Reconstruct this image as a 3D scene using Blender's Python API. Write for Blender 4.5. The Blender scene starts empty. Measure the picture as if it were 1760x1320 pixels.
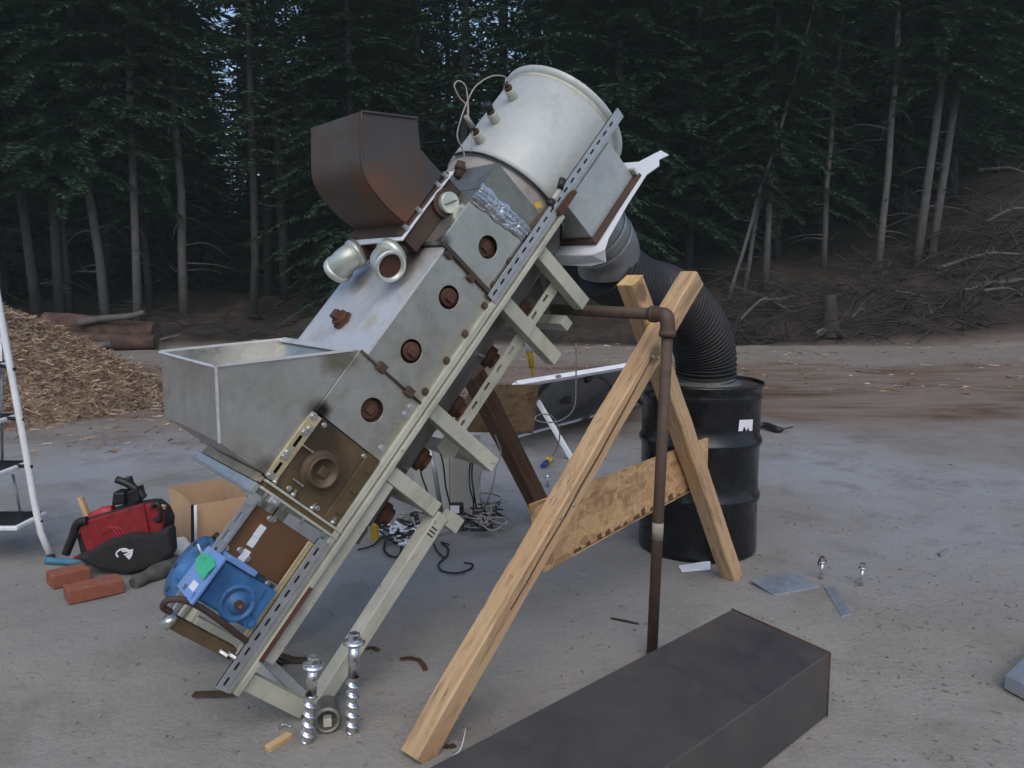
import bpy, bmesh, math, random
from mathutils import Vector, Matrix, noise as mnoise
R = math.radians
SC = bpy.context.scene
COL = SC.collection
# ------------------------------------------------------------------ camera, sky, sun, exposure
F_PX, PITCH, CAM_H = 1400.0, math.atan(185/1400), 1.42
cd = bpy.data.cameras.new('camera'); cam = bpy.data.objects.new('camera', cd); COL.objects.link(cam)
cd.sensor_width = 36; cd.lens = 36*F_PX/1760; cd.clip_end = 600; cd.clip_start = .05
cam.location = (0, 0, CAM_H); cam.rotation_euler = (R(90)-PITCH, 0, 0)
SC.camera = cam
HAZE = .0014
SUN_EL, SUN_AZ = 46, 176          # soft light from the open sky behind the camera
w = bpy.data.worlds.new('World'); SC.world = w; w.use_nodes = True
nt = w.node_tree; bg = nt.nodes['Background']
sky = nt.nodes.new('ShaderNodeTexSky'); sky.sky_type = 'NISHITA'; sky.sun_disc = False
sky.sun_elevation = R(SUN_EL); sky.sun_rotation = R(SUN_AZ); sky.air_density = 1.0; sky.dust_density = 2.0; sky.ozone_density = 1.0
nt.links.new(sky.outputs[0], bg.inputs[0]); bg.inputs[1].default_value = .10
sl = bpy.data.lights.new('sun', 'SUN'); sl.energy = .55; sl.angle = R(60); sl.color = (1, .95, .88)
sun = bpy.data.objects.new('sun', sl); COL.objects.link(sun)
az, el = R(SUN_AZ), R(SUN_EL)
sd = Vector((math.sin(az)*math.cos(el), math.cos(az)*math.cos(el), math.sin(el)))
sun.rotation_euler = sd.to_track_quat('Z', 'Y').to_euler()
SC.view_settings.view_transform = 'Standard'; SC.view_settings.look = 'None'
SC.view_settings.gamma = 1; SC.view_settings.exposure = 0.9
SC.cycles.max_bounces = 6; SC.cycles.diffuse_bounces = 3; SC.cycles.glossy_bounces = 3

# ------------------------------------------------------------------ measuring helpers (photo pixel -> place)
CAMP = Vector((0, 0, CAM_H)); sp, cp = math.sin(PITCH), math.cos(PITCH)
def ray(px, py):
    x, y = (px-880)/F_PX, (660-py)/F_PX
    return Vector((x, y*sp+cp, y*cp-sp))
def G(px, py, z=0.):
    r = ray(px, py); return CAMP + r*((z-CAM_H)/r.z)
def Y(px, py, y):
    r = ray(px, py); return CAMP + r*(y/r.y)
# machine frame: a along its length (rising), b across (horizontal), n out of its top
ax_a = Vector((.521, .403, .752)).normalized(); ax_b = Vector((-.612, .791, 0))
ax_b = (ax_b - ax_a*ax_a.dot(ax_b)).normalized(); ax_n = ax_a.cross(ax_b)
MO = Vector((-.674, 2.456, 0))
MM = Matrix(((ax_a.x, ax_b.x, ax_n.x, MO.x), (ax_a.y, ax_b.y, ax_n.y, MO.y), (ax_a.z, ax_b.z, ax_n.z, MO.z), (0, 0, 0, 1)))
def onV(px, py, v=0.):
    r = ray(px, py); t = (v-(CAMP-MO).dot(ax_b))/r.dot(ax_b); P = CAMP+r*t-MO
    return Vector((P.dot(ax_a), v, P.dot(ax_n)))
def onN(px, py, n=0.):
    r = ray(px, py); t = (n-(CAMP-MO).dot(ax_n))/r.dot(ax_n); P = CAMP+r*t-MO
    return Vector((P.dot(ax_a), P.dot(ax_b), n))
def toM(P): return MM.inverted() @ P

# ------------------------------------------------------------------ materials
def mat(name):
    m = bpy.data.materials.new(name); m.use_nodes = True
    return m, m.node_tree, m.node_tree.nodes['Principled BSDF']
def nd(t, ty, **kw):
    n = t.nodes.new(ty)
    for k, v in kw.items():
        if k in n.inputs: n.inputs[k].default_value = v
        else: setattr(n, k, v)
    return n
def coord(t, scale=(1, 1, 1), rot=(0, 0, 0), world=False):
    mp = nd(t, 'ShaderNodeMapping'); mp.inputs['Scale'].default_value = scale; mp.inputs['Rotation'].default_value = rot
    if world: src = nd(t, 'ShaderNodeNewGeometry').outputs['Position']
    else: src = nd(t, 'ShaderNodeTexCoord').outputs['Object']
    t.links.new(src, mp.inputs[0]); return mp.outputs[0]
def noise(t, vec, scale, detail=6, rough=.6, dist=0.):
    n = nd(t, 'ShaderNodeTexNoise'); n.inputs['Scale'].default_value = scale; n.inputs['Detail'].default_value = detail
    n.inputs['Roughness'].default_value = rough; n.inputs['Distortion'].default_value = dist
    t.links.new(vec, n.inputs['Vector']); return n.outputs['Fac']
def ramp(t, fac, stops):
    r = nd(t, 'ShaderNodeValToRGB'); e = r.color_ramp.elements
    while len(e) < len(stops): e.new(.5)
    for el_, (p, c) in zip(e, stops):
        el_.position = p; el_.color = (*c, 1) if len(c) == 3 else c
    t.links.new(fac, r.inputs[0]); return r.outputs[0]
def g3(v): return (v, v, v)
def mix(t, f, a, b, mode='MIX'):
    m = nd(t, 'ShaderNodeMix', data_type='RGBA', blend_type=mode)
    for s, k in ((f, 0), (a, 6), (b, 7)):
        if isinstance(s, (int, float)): m.inputs[k].default_value = s
        elif isinstance(s, tuple): m.inputs[k].default_value = (*s, 1)
        else: t.links.new(s, m.inputs[k])
    return m.outputs[2]
def bump(t, b, h, strength=.3, dist=.01):
    n = nd(t, 'ShaderNodeBump'); n.inputs['Strength'].default_value = strength; n.inputs['Distance'].default_value = dist
    t.links.new(h, n.inputs['Height']); t.links.new(n.outputs[0], b.inputs['Normal'])
def simple(name, c, rough=.6, metal=0., var=.25, scale=8, bmp=.1, c2=None, c2amt=(.6, .75), spec=.5):
    m, t, b = mat(name); v = coord(t)
    f = noise(t, v, scale); lo = tuple(x*(1-var) for x in c); hi = tuple(min(1, x*(1+var)) for x in c)
    col = ramp(t, f, [(.3, lo), (.7, hi)])
    if c2:
        f2 = noise(t, v, scale*1.7, 8, .7, .3); k = ramp(t, f2, [(c2amt[0], g3(0)), (c2amt[1], g3(1))])
        col = mix(t, k, col, c2)
    t.links.new(col, b.inputs['Base Color'])
    f3 = noise(t, v, scale*3, 6); t.links.new(ramp(t, f3, [(.3, g3(max(.05, rough-.1))), (.7, g3(min(1, rough+.12)))]), b.inputs['Roughness'])
    b.inputs['Metallic'].default_value = metal; b.inputs['Specular IOR Level'].default_value = spec
    if bmp: bump(t, b, noise(t, v, scale*6, 8), bmp, .004)
    return m
def galv(name, c=(.5, .51, .5), rough=.38, metal=.85, stain=(.22, .19, .13), st=(.58, .8), sc=3.):
    m, t, b = mat(name); v = coord(t)
    vo = nd(t, 'ShaderNodeTexVoronoi'); vo.inputs['Scale'].default_value = 45; t.links.new(v, vo.inputs[0])
    sp_ = ramp(t, vo.outputs['Color'], [(0, tuple(x*.93 for x in c)), (1, tuple(min(1, x*1.07) for x in c))])
    big = noise(t, v, sc, 8, .65, .6)
    col = mix(t, ramp(t, big, [(.35, g3(0)), (.7, g3(.6))]), sp_, tuple(x*.72 for x in c))
    s2 = noise(t, v, sc*1.6, 10, .7, 1.2)
    col = mix(t, ramp(t, s2, [(st[0], g3(0)), (st[1], g3(.75))]), col, stain)
    scr = noise(t, coord(t, (3, 60, 60), (.3, .2, .5)), 3, 4, .7)
    col = mix(t, ramp(t, scr, [(.66, g3(0)), (.74, g3(.35))]), col, tuple(min(1, x*1.4) for x in c))
    t.links.new(col, b.inputs['Base Color']); b.inputs['Metallic'].default_value = metal
    t.links.new(ramp(t, noise(t, v, sc*4, 8, .7), [(.3, g3(rough-.1)), (.7, g3(rough+.16))]), b.inputs['Roughness'])
    bump(t, b, noise(t, v, sc*1.3, 3), .12, .03)
    return m
def rust(name, c1, c2, c3, rough=.75, metal=.15, sc=6):
    m, t, b = mat(name); v = coord(t)
    n1 = noise(t, v, sc, 10, .7, .8); n2 = noise(t, v, sc*.45, 6, .6, .5)
    col = ramp(t, n1, [(.3, c1), (.55, c2), (.75, c3)])
    col = mix(t, ramp(t, n2, [(.4, g3(0)), (.65, g3(.7))]), col, c1)
    t.links.new(col, b.inputs['Base Color']); b.inputs['Metallic'].default_value = metal
    t.links.new(ramp(t, n2, [(.3, g3(rough-.2)), (.7, g3(rough+.1))]), b.inputs['Roughness'])
    bump(t, b, noise(t, v, sc*8, 8), .25, .004)
    return m
def woodmat(name, light, dark, stain, dirt=.0):
    m, t, b = mat(name)
    v = coord(t, (1.2, 22, 22)); f = noise(t, v, 1.6, 8, .6, .9)
    col = ramp(t, f, [(.3, dark), (.52, light), (.75, tuple(x*.86 for x in light))])
    blot = noise(t, coord(t, (1, 2.5, 2.5)), 2.1, 5, .6, .5)
    col = mix(t, ramp(t, blot, [(.4, g3(0)), (.65, g3(.5))]), col, (light[0]*.88, light[1]*.72, light[2]*.66))
    s = noise(t, coord(t, (1.1, 7, 7)), 3.0, 8, .72, .9)
    col = mix(t, ramp(t, s, [(.51, g3(0)), (.65, g3(.75))]), col, stain)
    k = nd(t, 'ShaderNodeTexVoronoi'); k.inputs['Scale'].default_value = 6; t.links.new(coord(t, (.8, 1.1, 1.1)), k.inputs[0])
    col = mix(t, ramp(t, k.outputs['Distance'], [(.16, g3(.85)), (.25, g3(0))]), col, tuple(x*.4 for x in dark))
    chk = noise(t, coord(t, (4, 34, 34)), 2., 4, .8, .3)
    col = mix(t, ramp(t, chk, [(.60, g3(0)), (.67, g3(.8))]), col, (.08, .055, .038))
    sm_ = noise(t, coord(t, (2.2, 6, 6)), 4.5, 8, .7, .6)
    col = mix(t, ramp(t, sm_, [(.62, g3(0)), (.72, g3(.5))]), col, (.15, .115, .085))
    t.links.new(col, b.inputs['Base Color']); b.inputs['Roughness'].default_value = .75; b.inputs['Specular IOR Level'].default_value = .25
    bump(t, b, f, .3, .007)
    return m
def osbmat(name, mul=1.):
    m, t, b = mat(name); outs = []
    for i, (rz, s) in enumerate(((.3, 14), (1.3, 17), (2.3, 12))):
        vo = nd(t, 'ShaderNodeTexVoronoi'); vo.inputs['Scale'].default_value = s; vo.inputs['Randomness'].default_value = 1
        t.links.new(coord(t, (1, 2.6, 2.6) if i != 1 else (2.6, 1, 1), (0, rz, 0)), vo.inputs[0]); outs.append(vo.outputs['Color'])
    f = mix(t, .5, outs[0], outs[1]); f = mix(t, .4, f, outs[2])
    c = lambda r, g, b_: (r*mul, g*mul, b_*mul)
    col = ramp(t, f, [(.3, c(.26, .15, .075)), (.42, c(.36, .22, .11)), (.52, c(.46, .30, .155)), (.62, c(.34, .20, .095)), (.7, c(.42, .27, .14))])
    s = noise(t, coord(t), 4, 8, .7, .7)
    col = mix(t, ramp(t, s, [(.55, g3(0)), (.75, g3(.6))]), col, c(.16, .09, .045))
    t.links.new(col, b.inputs['Base Color']); b.inputs['Roughness'].default_value = .8; bump(t, b, f, .2, .003)
    return m
MT = {}
MT['galv'] = galv('galvanised_sheet', (.56, .555, .52), .31, .85, (.40, .37, .28), (.50, .72), 2.6)
def spots(m, lst, band=None):
    t = m.node_tree; b = t.nodes['Principled BSDF']; col = b.inputs['Base Color'].links[0].from_socket; v = coord(t)
    n = noise(t, v, 14, 8, .7)
    for c, rad, colr, amt in lst:
        d = nd(t, 'ShaderNodeVectorMath', operation='DISTANCE'); t.links.new(v, d.inputs[0]); d.inputs[1].default_value = c
        a = nd(t, 'ShaderNodeMath', operation='MULTIPLY_ADD'); t.links.new(n, a.inputs[0]); a.inputs[1].default_value = -rad*.9; t.links.new(d.outputs['Value'], a.inputs[2])
        k = nd(t, 'ShaderNodeMapRange'); k.inputs['From Min'].default_value = rad*.35; k.inputs['From Max'].default_value = -rad*.15; k.inputs['To Max'].default_value = amt; t.links.new(a.outputs[0], k.inputs[0])
        col = mix(t, k.outputs[0], col, colr)
    if band:
        lo, hi, colr, amt = band; sx = nd(t, 'ShaderNodeSeparateXYZ'); t.links.new(v, sx.inputs[0])
        a = nd(t, 'ShaderNodeMath', operation='MULTIPLY_ADD'); t.links.new(noise(t, v, 5, 8, .65, .5), a.inputs[0]); a.inputs[1].default_value = .16; t.links.new(sx.outputs[2], a.inputs[2])
        k = nd(t, 'ShaderNodeMapRange'); k.inputs['From Min'].default_value = hi+.08; k.inputs['From Max'].default_value = lo+.08; k.inputs['To Max'].default_value = amt; t.links.new(a.outputs[0], k.inputs[0])
        col = mix(t, k.outputs[0], col, colr)
    t.links.new(col, b.inputs['Base Color'])
spots(MT['galv'], [((.81, 0, .60), .07, (.05, .045, .035), .75), ((.82, 0, .585), .05, (.02, .02, .018), .9), ((.99, 0, .65), .10, (.20, .17, .11), .7), ((1.06, 0, .61), .05, (.6, .56, .42), .6), ((1.52, 0, .60), .06, (.07, .055, .04), .8), ((.57, 0, .62), .07, (.12, .10, .07), .7)], (.325, .365, (.56, .53, .42), .75))
MT['galv_top'] = galv('galvanised_sheet_pale_skylit', (.72, .72, .73), .42, .5, (.42, .36, .26), (.54, .74), 2.)  # paler zinc for trims; the casing top's sky brightness is put into it
spots(MT['galv_top'], [((1.42, .15, .578), .13, (.20, .16, .11), .8), ((1.36, .42, .578), .10, (.22, .18, .13), .7), ((1.18, .12, .578), .07, (.55, .46, .30), .6), ((1.10, .45, .578), .08, (.5, .45, .38), .4)])
MT['galv_dark'] = galv('dull_trough_sheet', (.28, .28, .25), .45, .8, (.12, .11, .08), (.5, .75))
MT['tank'] = galv('pale_tank_steel', (.54, .57, .55), .5, .22, (.36, .31, .22), (.56, .82), 2.2)
MT['duct'] = galv('duct_sheet', (.48, .50, .49), .45, .6)
MT['elbow'] = galv('outlet_elbow_sheet', (.36, .37, .37), .42, .75, (.16, .13, .07), (.56, .75), 2.5)
MT['strut'] = galv('slotted_strut_zinc', (.5, .52, .54), .42, .7, sc=6)
def creammat():
    m, t, b = mat('cream_frame_paint'); v = coord(t)
    n1 = noise(t, v, 5, 8, .65, .6); n2 = noise(t, coord(t, (1.2, 5, 5)), 4.5, 8, .72, .8); n3 = noise(t, v, 26, 8, .75, .4)
    col = ramp(t, n1, [(.3, (.34, .345, .285)), (.5, (.45, .45, .375)), (.7, (.53, .525, .44))])
    col = mix(t, ramp(t, n2, [(.54, g3(0)), (.7, g3(.7))]), col, (.27, .25, .18))
    col = mix(t, ramp(t, n3, [(.62, g3(0)), (.68, g3(.8))]), col, (.17, .095, .05))
    col = mix(t, ramp(t, noise(t, v, 3.1, 6, .6, .5), [(.58, g3(0)), (.7, g3(.5))]), col, (.40, .44, .38))
    t.links.new(col, b.inputs['Base Color']); b.inputs['Metallic'].default_value = .12
    t.links.new(ramp(t, n1, [(.3, g3(.42)), (.7, g3(.65))]), b.inputs['Roughness']); bump(t, b, n3, .12, .003); return m
MT['cream'] = creammat()
MT['rust'] = rust('dark_rusty_plate', (.045, .034, .028), (.085, .052, .036), (.16, .07, .035))
def hoprust():
    m, t, b = mat('rusty_hopper_steel'); v = coord(t)
    n1 = noise(t, v, 3.2, 8, .62, .6); n2 = noise(t, v, 7, 10, .72, 1.); n3 = noise(t, v, 1.9, 4, .5, .4)
    col = ramp(t, n1, [(.34, (.085, .075, .072)), (.5, (.10, .068, .052)), (.64, (.15, .072, .04))])
    col = mix(t, ramp(t, n2, [(.57, g3(0)), (.70, g3(.75))]), col, (.15, .062, .030))
    col = mix(t, ramp(t, n3, [(.52, g3(0)), (.62, g3(.75))]), col, (.055, .056, .062))
    t.links.new(col, b.inputs['Base Color']); b.inputs['Metallic'].default_value = .35
    t.links.new(ramp(t, n1, [(.3, g3(.42)), (.65, g3(.75))]), b.inputs['Roughness']); bump(t, b, n2, .2, .006)
    return m
MT['rust_hop'] = hoprust()
MT['rust_brown'] = rust('rusty_bearing_plate', (.12, .062, .030), (.155, .075, .033), (.19, .09, .04), .7, .1, 3)
MT['rust_plug'] = rust('rusty_plug', (.055, .025, .016), (.10, .040, .022), (.16, .062, .03), .85, 0, 14)
MT['soot'] = rust('heat_stained_plate', (.08, .052, .026), (.21, .155, .08), (.42, .33, .19), .55, .4, 3.2)
spots(MT['soot'], [((.669, 0, .466), .15, (.055, .036, .022), .85), ((.76, 0, .54), .13, (.05, .034, .022), .85)])
MT['packing'] = simple('grey_packing', (.30, .27, .21), .85, 0, .3, 20, .3)
MT['collar'] = simple('refractory_collar', (.36, .33, .31), .8, .05, .2, 5, .2, (.2, .17, .14), (.56, .72))
MT['cap'] = rust('heat_browned_cap', (.07, .05, .034), (.13, .09, .055), (.26, .2, .12), .6, .3, 9)
MT['brass'] = galv('yellow_zinc_strap', (.78, .66, .40), .36, .75, (.4, .3, .12), sc=8)
MT['foil'] = galv('aluminium_foil', (.62, .63, .66), .24, 1., (.6, .6, .6))
MT['paper'] = simple('white_gasket_paper', (.72, .75, .80), .8, 0, .06, 9, .05)
MT['white'] = simple('white_paint', (.74, .76, .78), .5, 0, .08, 9, .04, (.45, .42, .38), (.66, .8))
MT['fitting'] = galv('galvanised_fitting', (.62, .66, .60), .4, .6, (.4, .4, .3), sc=9)
MT['bolt'] = galv('bolt_zinc', (.62, .62, .6), .32, .9, sc=20)
MT['screw'] = galv('screw_zinc', (.72, .73, .76), .26, .95, sc=20)
MT['blue'] = simple('blue_gear_paint', (.045, .15, .34), .42, .05, .3, 10, .12, (.02, .04, .075), (.53, .7))
MT['blue_lit'] = simple('lit_blue_paint', (.16, .30, .62), .45, .05, .15, 10, .08, (.06, .12, .25), (.66, .8))  # gear blue painted paler where the up-facing foot catches more light
MT['teal_dark'] = simple('dark_teal_paint', (.012, .045, .065), .45, 0, .4, 14, .1)
MT['green'] = simple('green_plastic_tag', (.05, .48, .27), .5, 0, .2, 12, .05)
MT['black'] = simple('black_plastic', (.012, .012, .014), .5, 0, .3, 12, .1)
MT['drum'] = simple('black_drum_paint', (.006, .0065, .008), .24, 0, .4, 5, .10, (.030, .028, .026), (.58, .82))
MT['drum_lid'] = simple('dusty_drum_lid', (.075, .05, .042), .55, .1, .3, 9, .1, (.13, .10, .08), (.55, .75))
MT['hose'] = simple('black_duct_hose', (.016, .016, .018), .6, 0, .3, 14, .15)
MT['wood'] = woodmat('pine_post', (.55, .385, .225), (.40, .265, .145), (.22, .145, .09))
MT['wood_cut'] = woodmat('pine_end_grain', (.72, .52, .25), (.55, .36, .16), (.45, .3, .13))
MT['wood_old'] = woodmat('weathered_post', (.15, .085, .05), (.07, .042, .028), (.05, .032, .022))
MT['wood_pale'] = woodmat('pale_offcut', (.60, .42, .24), (.45, .29, .15), (.4, .25, .13))
MT['osb'] = osbmat('strand_board', 1.4); MT['osb_old'] = osbmat('dark_strand_board', .6)
MT['pipe_rust'] = rust('rusty_pipe', (.065, .045, .034), (.105, .068, .048), (.17, .085, .05), .75, .2, 12)
def millscale():
    m, t, b = mat('mill_scale_steel'); v = coord(t)
    n1 = noise(t, v, 1.6, 8, .6, .8); n2 = noise(t, v, 4.2, 10, .72, 1.2); n3 = noise(t, v, 30, 6, .7)
    col = ramp(t, n1, [(.34, (.056, .056, .060)), (.5, (.074, .070, .070)), (.66, (.098, .082, .072))])
    col = mix(t, ramp(t, n2, [(.55, g3(0)), (.68, g3(.55))]), col, (.105, .078, .063))
    col = mix(t, ramp(t, n2, [(.34, g3(.6)), (.44, g3(0))]), col, (.04, .042, .05))
    col = mix(t, ramp(t, n3, [(.64, g3(0)), (.7, g3(.35))]), col, (.15, .12, .10))
    t.links.new(col, b.inputs['Base Color']); b.inputs['Metallic'].default_value = .08
    t.links.new(ramp(t, n2, [(.35, g3(.32)), (.65, g3(.56))]), b.inputs['Roughness']); bump(t, b, noise(t, v, 2.2, 3), .15, .03); return m
MT['box_steel'] = millscale()
MT['card'] = simple('cardboard', (.40, .26, .15), .85, 0, .1, 6, .06, (.30, .19, .10), (.6, .8))
MT['card_in'] = simple('cardboard_inside', (.30, .20, .12), .9, 0, .12, 6, .06)
MT['brick'] = simple('red_brick', (.26, .085, .05), .85, 0, .2, 20, .3, (.36, .20, .15), (.55, .8))
MT['red'] = simple('red_bag_fabric', (.22, .012, .018), .8, 0, .3, 30, .25)
MT['red_tool'] = simple('red_tool_plastic', (.38, .03, .04), .45, 0, .2, 15, .05)
MT['cloth_black'] = simple('black_bag_fabric', (.020, .019, .020), .9, 0, .35, 24, .4)
MT['grey_cloth'] = simple('dusty_grey_cloth', (.09, .085, .08), .95, 0, .4, 18, .4)
MT['enclosure'] = simple('enclosure_paint', (.46, .45, .40), .5, 0, .08, 5, .04)
MT['panel_back'] = simple('panel_back_sheet', (.15, .155, .165), .5, 0, .15, 3, .02)
MT['plate'] = galv('steel_offcut', (.50, .54, .60), .45, .75, sc=7)
MT['yellow'] = simple('yellow_plastic', (.60, .40, .04), .5, 0, .15, 14, .05)
MT['blue_plug'] = simple('blue_plastic', (.03, .05, .22), .5, 0, .15, 14, .05)
MT['teal'] = simple('blue_hose_plastic', (.06, .20, .30), .5, 0, .15, 14, .05)
MT['cable_grey'] = simple('grey_cable', (.32, .30, .27), .6, 0, .15, 14, .05)
MT['glass_green'] = simple('dark_green_glass', (.012, .03, .018), .12, 0, .2, 10, 0)
MT['bark'] = simple('grey_bark', (.024, .022, .021), .9, 0, .45, 7, .6, (.08, .076, .074), (.55, .72))
MT['bark_pale'] = simple('pale_bark', (.085, .08, .078), .9, 0, .3, 7, .5, (.12, .10, .09), (.58, .75))
MT['deadwood'] = simple('grey_deadwood', (.095, .085, .08), .9, 0, .3, 7, .4, (.10, .08, .06), (.55, .75))
MT['logwood'] = simple('reddish_log', (.075, .042, .031), .9, 0, .6, 4, .8, (.035, .024, .02), (.5, .7))
def foliage(name, c):
    m, t, b = mat(name)
    oi = nd(t, 'ShaderNodeObjectInfo'); gi = nd(t, 'ShaderNodeNewGeometry')
    lo = tuple(x*.55 for x in c); hi = tuple(x*1.5 for x in c)
    f = noise(t, coord(t), 1.1, 4)
    col = ramp(t, f, [(.3, lo), (.7, hi)])
    col = mix(t, ramp(t, gi.outputs['Random Per Island'], [(0, g3(0)), (1, g3(.45))]), col, (c[0]*1.5, c[1]*1.12, c[2]*.9))
    col = mix(t, ramp(t, oi.outputs['Random'], [(0, g3(0)), (1, g3(.5))]), col, (c[0]*1.3, c[1]*.8, c[2]*.7))
    t.links.new(col, b.inputs['Base Color']); b.inputs['Roughness'].default_value = .9; b.inputs['Specular IOR Level'].default_value = .05
    return m
MT['fir'] = foliage('fir_needles', (.048, .102, .062)); MT['fir_dark'] = foliage('dark_fir_needles', (.042, .086, .056))
MT['twig'] = simple('dark_twigs', (.036, .030, .026), .95, 0, .4, 3, 0)
def chipmat():
    m, t, b = mat('wood_chips'); gi = nd(t, 'ShaderNodeNewGeometry')
    col = ramp(t, gi.outputs['Random Per Island'], [(0, (.13, .08, .05)), (.4, (.27, .178, .115)), (.75, (.41, .295, .195)), (1, (.58, .46, .33))])
    col = mix(t, ramp(t, noise(t, coord(t), 1.3, 4), [(.4, g3(0)), (.7, g3(.55))]), col, (.17, .12, .09))
    t.links.new(col, b.inputs['Base Color']); b.inputs['Roughness'].default_value = .85
    return m
MT['chips'] = chipmat()
def groundmat():
    m, t, b = mat('sandy_clearing_ground'); v = coord(t, world=True)
    n1 = noise(t, v, .55, 8, .62, .5); n2 = noise(t, v, 2.3, 10, .7, .4); n3 = noise(t, v, 60, 6, .75)
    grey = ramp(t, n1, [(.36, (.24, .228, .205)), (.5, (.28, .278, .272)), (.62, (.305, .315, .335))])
    grey = mix(t, ramp(t, n2, [(.50, g3(0)), (.68, g3(.65))]), grey, (.17, .152, .13))
    grey = mix(t, ramp(t, noise(t, coord(t, (.5, 1.3, 1), (0, 0, .4), True), 1.6, 8, .7, 1.2), [(.57, g3(0)), (.7, g3(.45))]), grey, (.31, .305, .29))
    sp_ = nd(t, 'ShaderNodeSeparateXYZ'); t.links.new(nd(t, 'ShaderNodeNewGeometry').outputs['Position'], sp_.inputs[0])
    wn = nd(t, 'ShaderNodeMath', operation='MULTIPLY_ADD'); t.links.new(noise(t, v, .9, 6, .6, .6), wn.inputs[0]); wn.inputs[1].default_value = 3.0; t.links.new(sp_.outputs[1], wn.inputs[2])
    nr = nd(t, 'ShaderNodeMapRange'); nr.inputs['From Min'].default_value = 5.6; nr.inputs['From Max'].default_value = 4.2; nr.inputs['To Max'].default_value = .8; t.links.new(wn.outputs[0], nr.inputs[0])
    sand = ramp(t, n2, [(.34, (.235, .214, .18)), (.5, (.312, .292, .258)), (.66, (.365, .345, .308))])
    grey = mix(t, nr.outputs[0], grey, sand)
    # brown churned earth starts beyond the graded pad
    wob = noise(t, coord(t, (.25, .25, .25), (0, 0, 0), True), 1.5, 6, .6)
    ad = nd(t, 'ShaderNodeMath', operation='MULTIPLY_ADD'); t.links.new(wob, ad.inputs[0]); ad.inputs[1].default_value = 5.5; t.links.new(sp_.outputs[1], ad.inputs[2])
    far = nd(t, 'ShaderNodeMapRange'); far.inputs['From Min'].default_value = 9.6; far.inputs['From Max'].default_value = 11.2; t.links.new(ad.outputs[0], far.inputs[0])
    brown = ramp(t, noise(t, coord(t, (.35, 1.1, 1), (0, 0, 0), True), 1.4, 10, .7, .6), [(.32, (.075, .048, .034)), (.45, (.165, .115, .085)), (.56, (.22, .18, .15)), (.68, (.20, .135, .105))])
    col = mix(t, far.outputs[0], grey, brown)
    # pale haul road just before the wood
    rd = nd(t, 'ShaderNodeMapRange'); rd.inputs['From Min'].default_value = 15.6; rd.inputs['From Max'].default_value = 16.6; t.links.new(ad.outputs[0], rd.inputs[0])
    rd2 = nd(t, 'ShaderNodeMapRange'); rd2.inputs['From Min'].default_value = 16.9; rd2.inputs['From Max'].default_value = 16.6; t.links.new(sp_.outputs[1], rd2.inputs[0])
    mu = nd(t, 'ShaderNodeMath', operation='MULTIPLY'); t.links.new(rd.outputs[0], mu.inputs[0]); t.links.new(rd2.outputs[0], mu.inputs[1])
    mu2 = nd(t, 'ShaderNodeMath', operation='MULTIPLY'); t.links.new(mu.outputs[0], mu2.inputs[0]); mu2.inputs[1].default_value = .75
    col = mix(t, mu2.outputs[0], col, (.25, .225, .20))
    wd = nd(t, 'ShaderNodeMapRange'); wd.inputs['From Min'].default_value = 16.6; wd.inputs['From Max'].default_value = 17.2; t.links.new(sp_.outputs[1], wd.inputs[0])
    shaded_soil = ramp(t, noise(t, coord(t, world=True), 1.1, 10, .7, .6), [(.36, (.016, .013, .011)), (.5, (.029, .022, .018)), (.66, (.062, .045, .034))])  # canopy shade on the wood floor is put into this dark soil colour
    col = mix(t, wd.outputs[0], col, shaded_soil)
    bk = nd(t, 'ShaderNodeMapRange'); bk.inputs['From Min'].default_value = -8; bk.inputs['From Max'].default_value = -10; t.links.new(sp_.outputs[1], bk.inputs[0])  # same dark soil on the added rise behind the camera
    col = mix(t, bk.outputs[0], col, shaded_soil)
    vo = nd(t, 'ShaderNodeTexVoronoi'); vo.inputs['Scale'].default_value = 32; t.links.new(v, vo.inputs[0])
    col = mix(t, ramp(t, vo.outputs['Distance'], [(.03, g3(.4)), (.09, g3(0))]), col, vo.outputs['Color'], 'SOFT_LIGHT')
    col = mix(t, ramp(t, n3, [(.36, g3(.22)), (.5, g3(0))]), col, (.13, .12, .105))
    trk = None
    for cx, cy, rad in ((-14, -2, 18.6), (-14, -2, 20.3), (22, 3, 17.4), (22, 3, 19.1)):
        sub = nd(t, 'ShaderNodeVectorMath', operation='SUBTRACT'); t.links.new(v, sub.inputs[0]); sub.inputs[1].default_value = (cx, cy, 0)
        ln = nd(t, 'ShaderNodeVectorMath', operation='LENGTH'); t.links.new(sub.outputs[0], ln.inputs[0])
        d1 = nd(t, 'ShaderNodeMath', operation='SUBTRACT'); t.links.new(ln.outputs['Value'], d1.inputs[0]); d1.inputs[1].default_value = rad
        ab = nd(t, 'ShaderNodeMath', operation='ABSOLUTE'); t.links.new(d1.outputs[0], ab.inputs[0])
        mk = nd(t, 'ShaderNodeMapRange'); mk.inputs['From Min'].default_value = .15; mk.inputs['From Max'].default_value = .10; t.links.new(ab.outputs[0], mk.inputs[0])
        sx = nd(t, 'ShaderNodeSeparateXYZ'); t.links.new(sub.outputs[0], sx.inputs[0])
        an = nd(t, 'ShaderNodeMath', operation='ARCTAN2'); t.links.new(sx.outputs[1], an.inputs[0]); t.links.new(sx.outputs[0], an.inputs[1])
        ph = nd(t, 'ShaderNodeMath', operation='MULTIPLY_ADD'); t.links.new(an.outputs[0], ph.inputs[0]); ph.inputs[1].default_value = rad*70; 
        sk = nd(t, 'ShaderNodeMath', operation='MULTIPLY'); t.links.new(ab.outputs[0], sk.inputs[0]); sk.inputs[1].default_value = 40; t.links.new(sk.outputs[0], ph.inputs[2])
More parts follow.
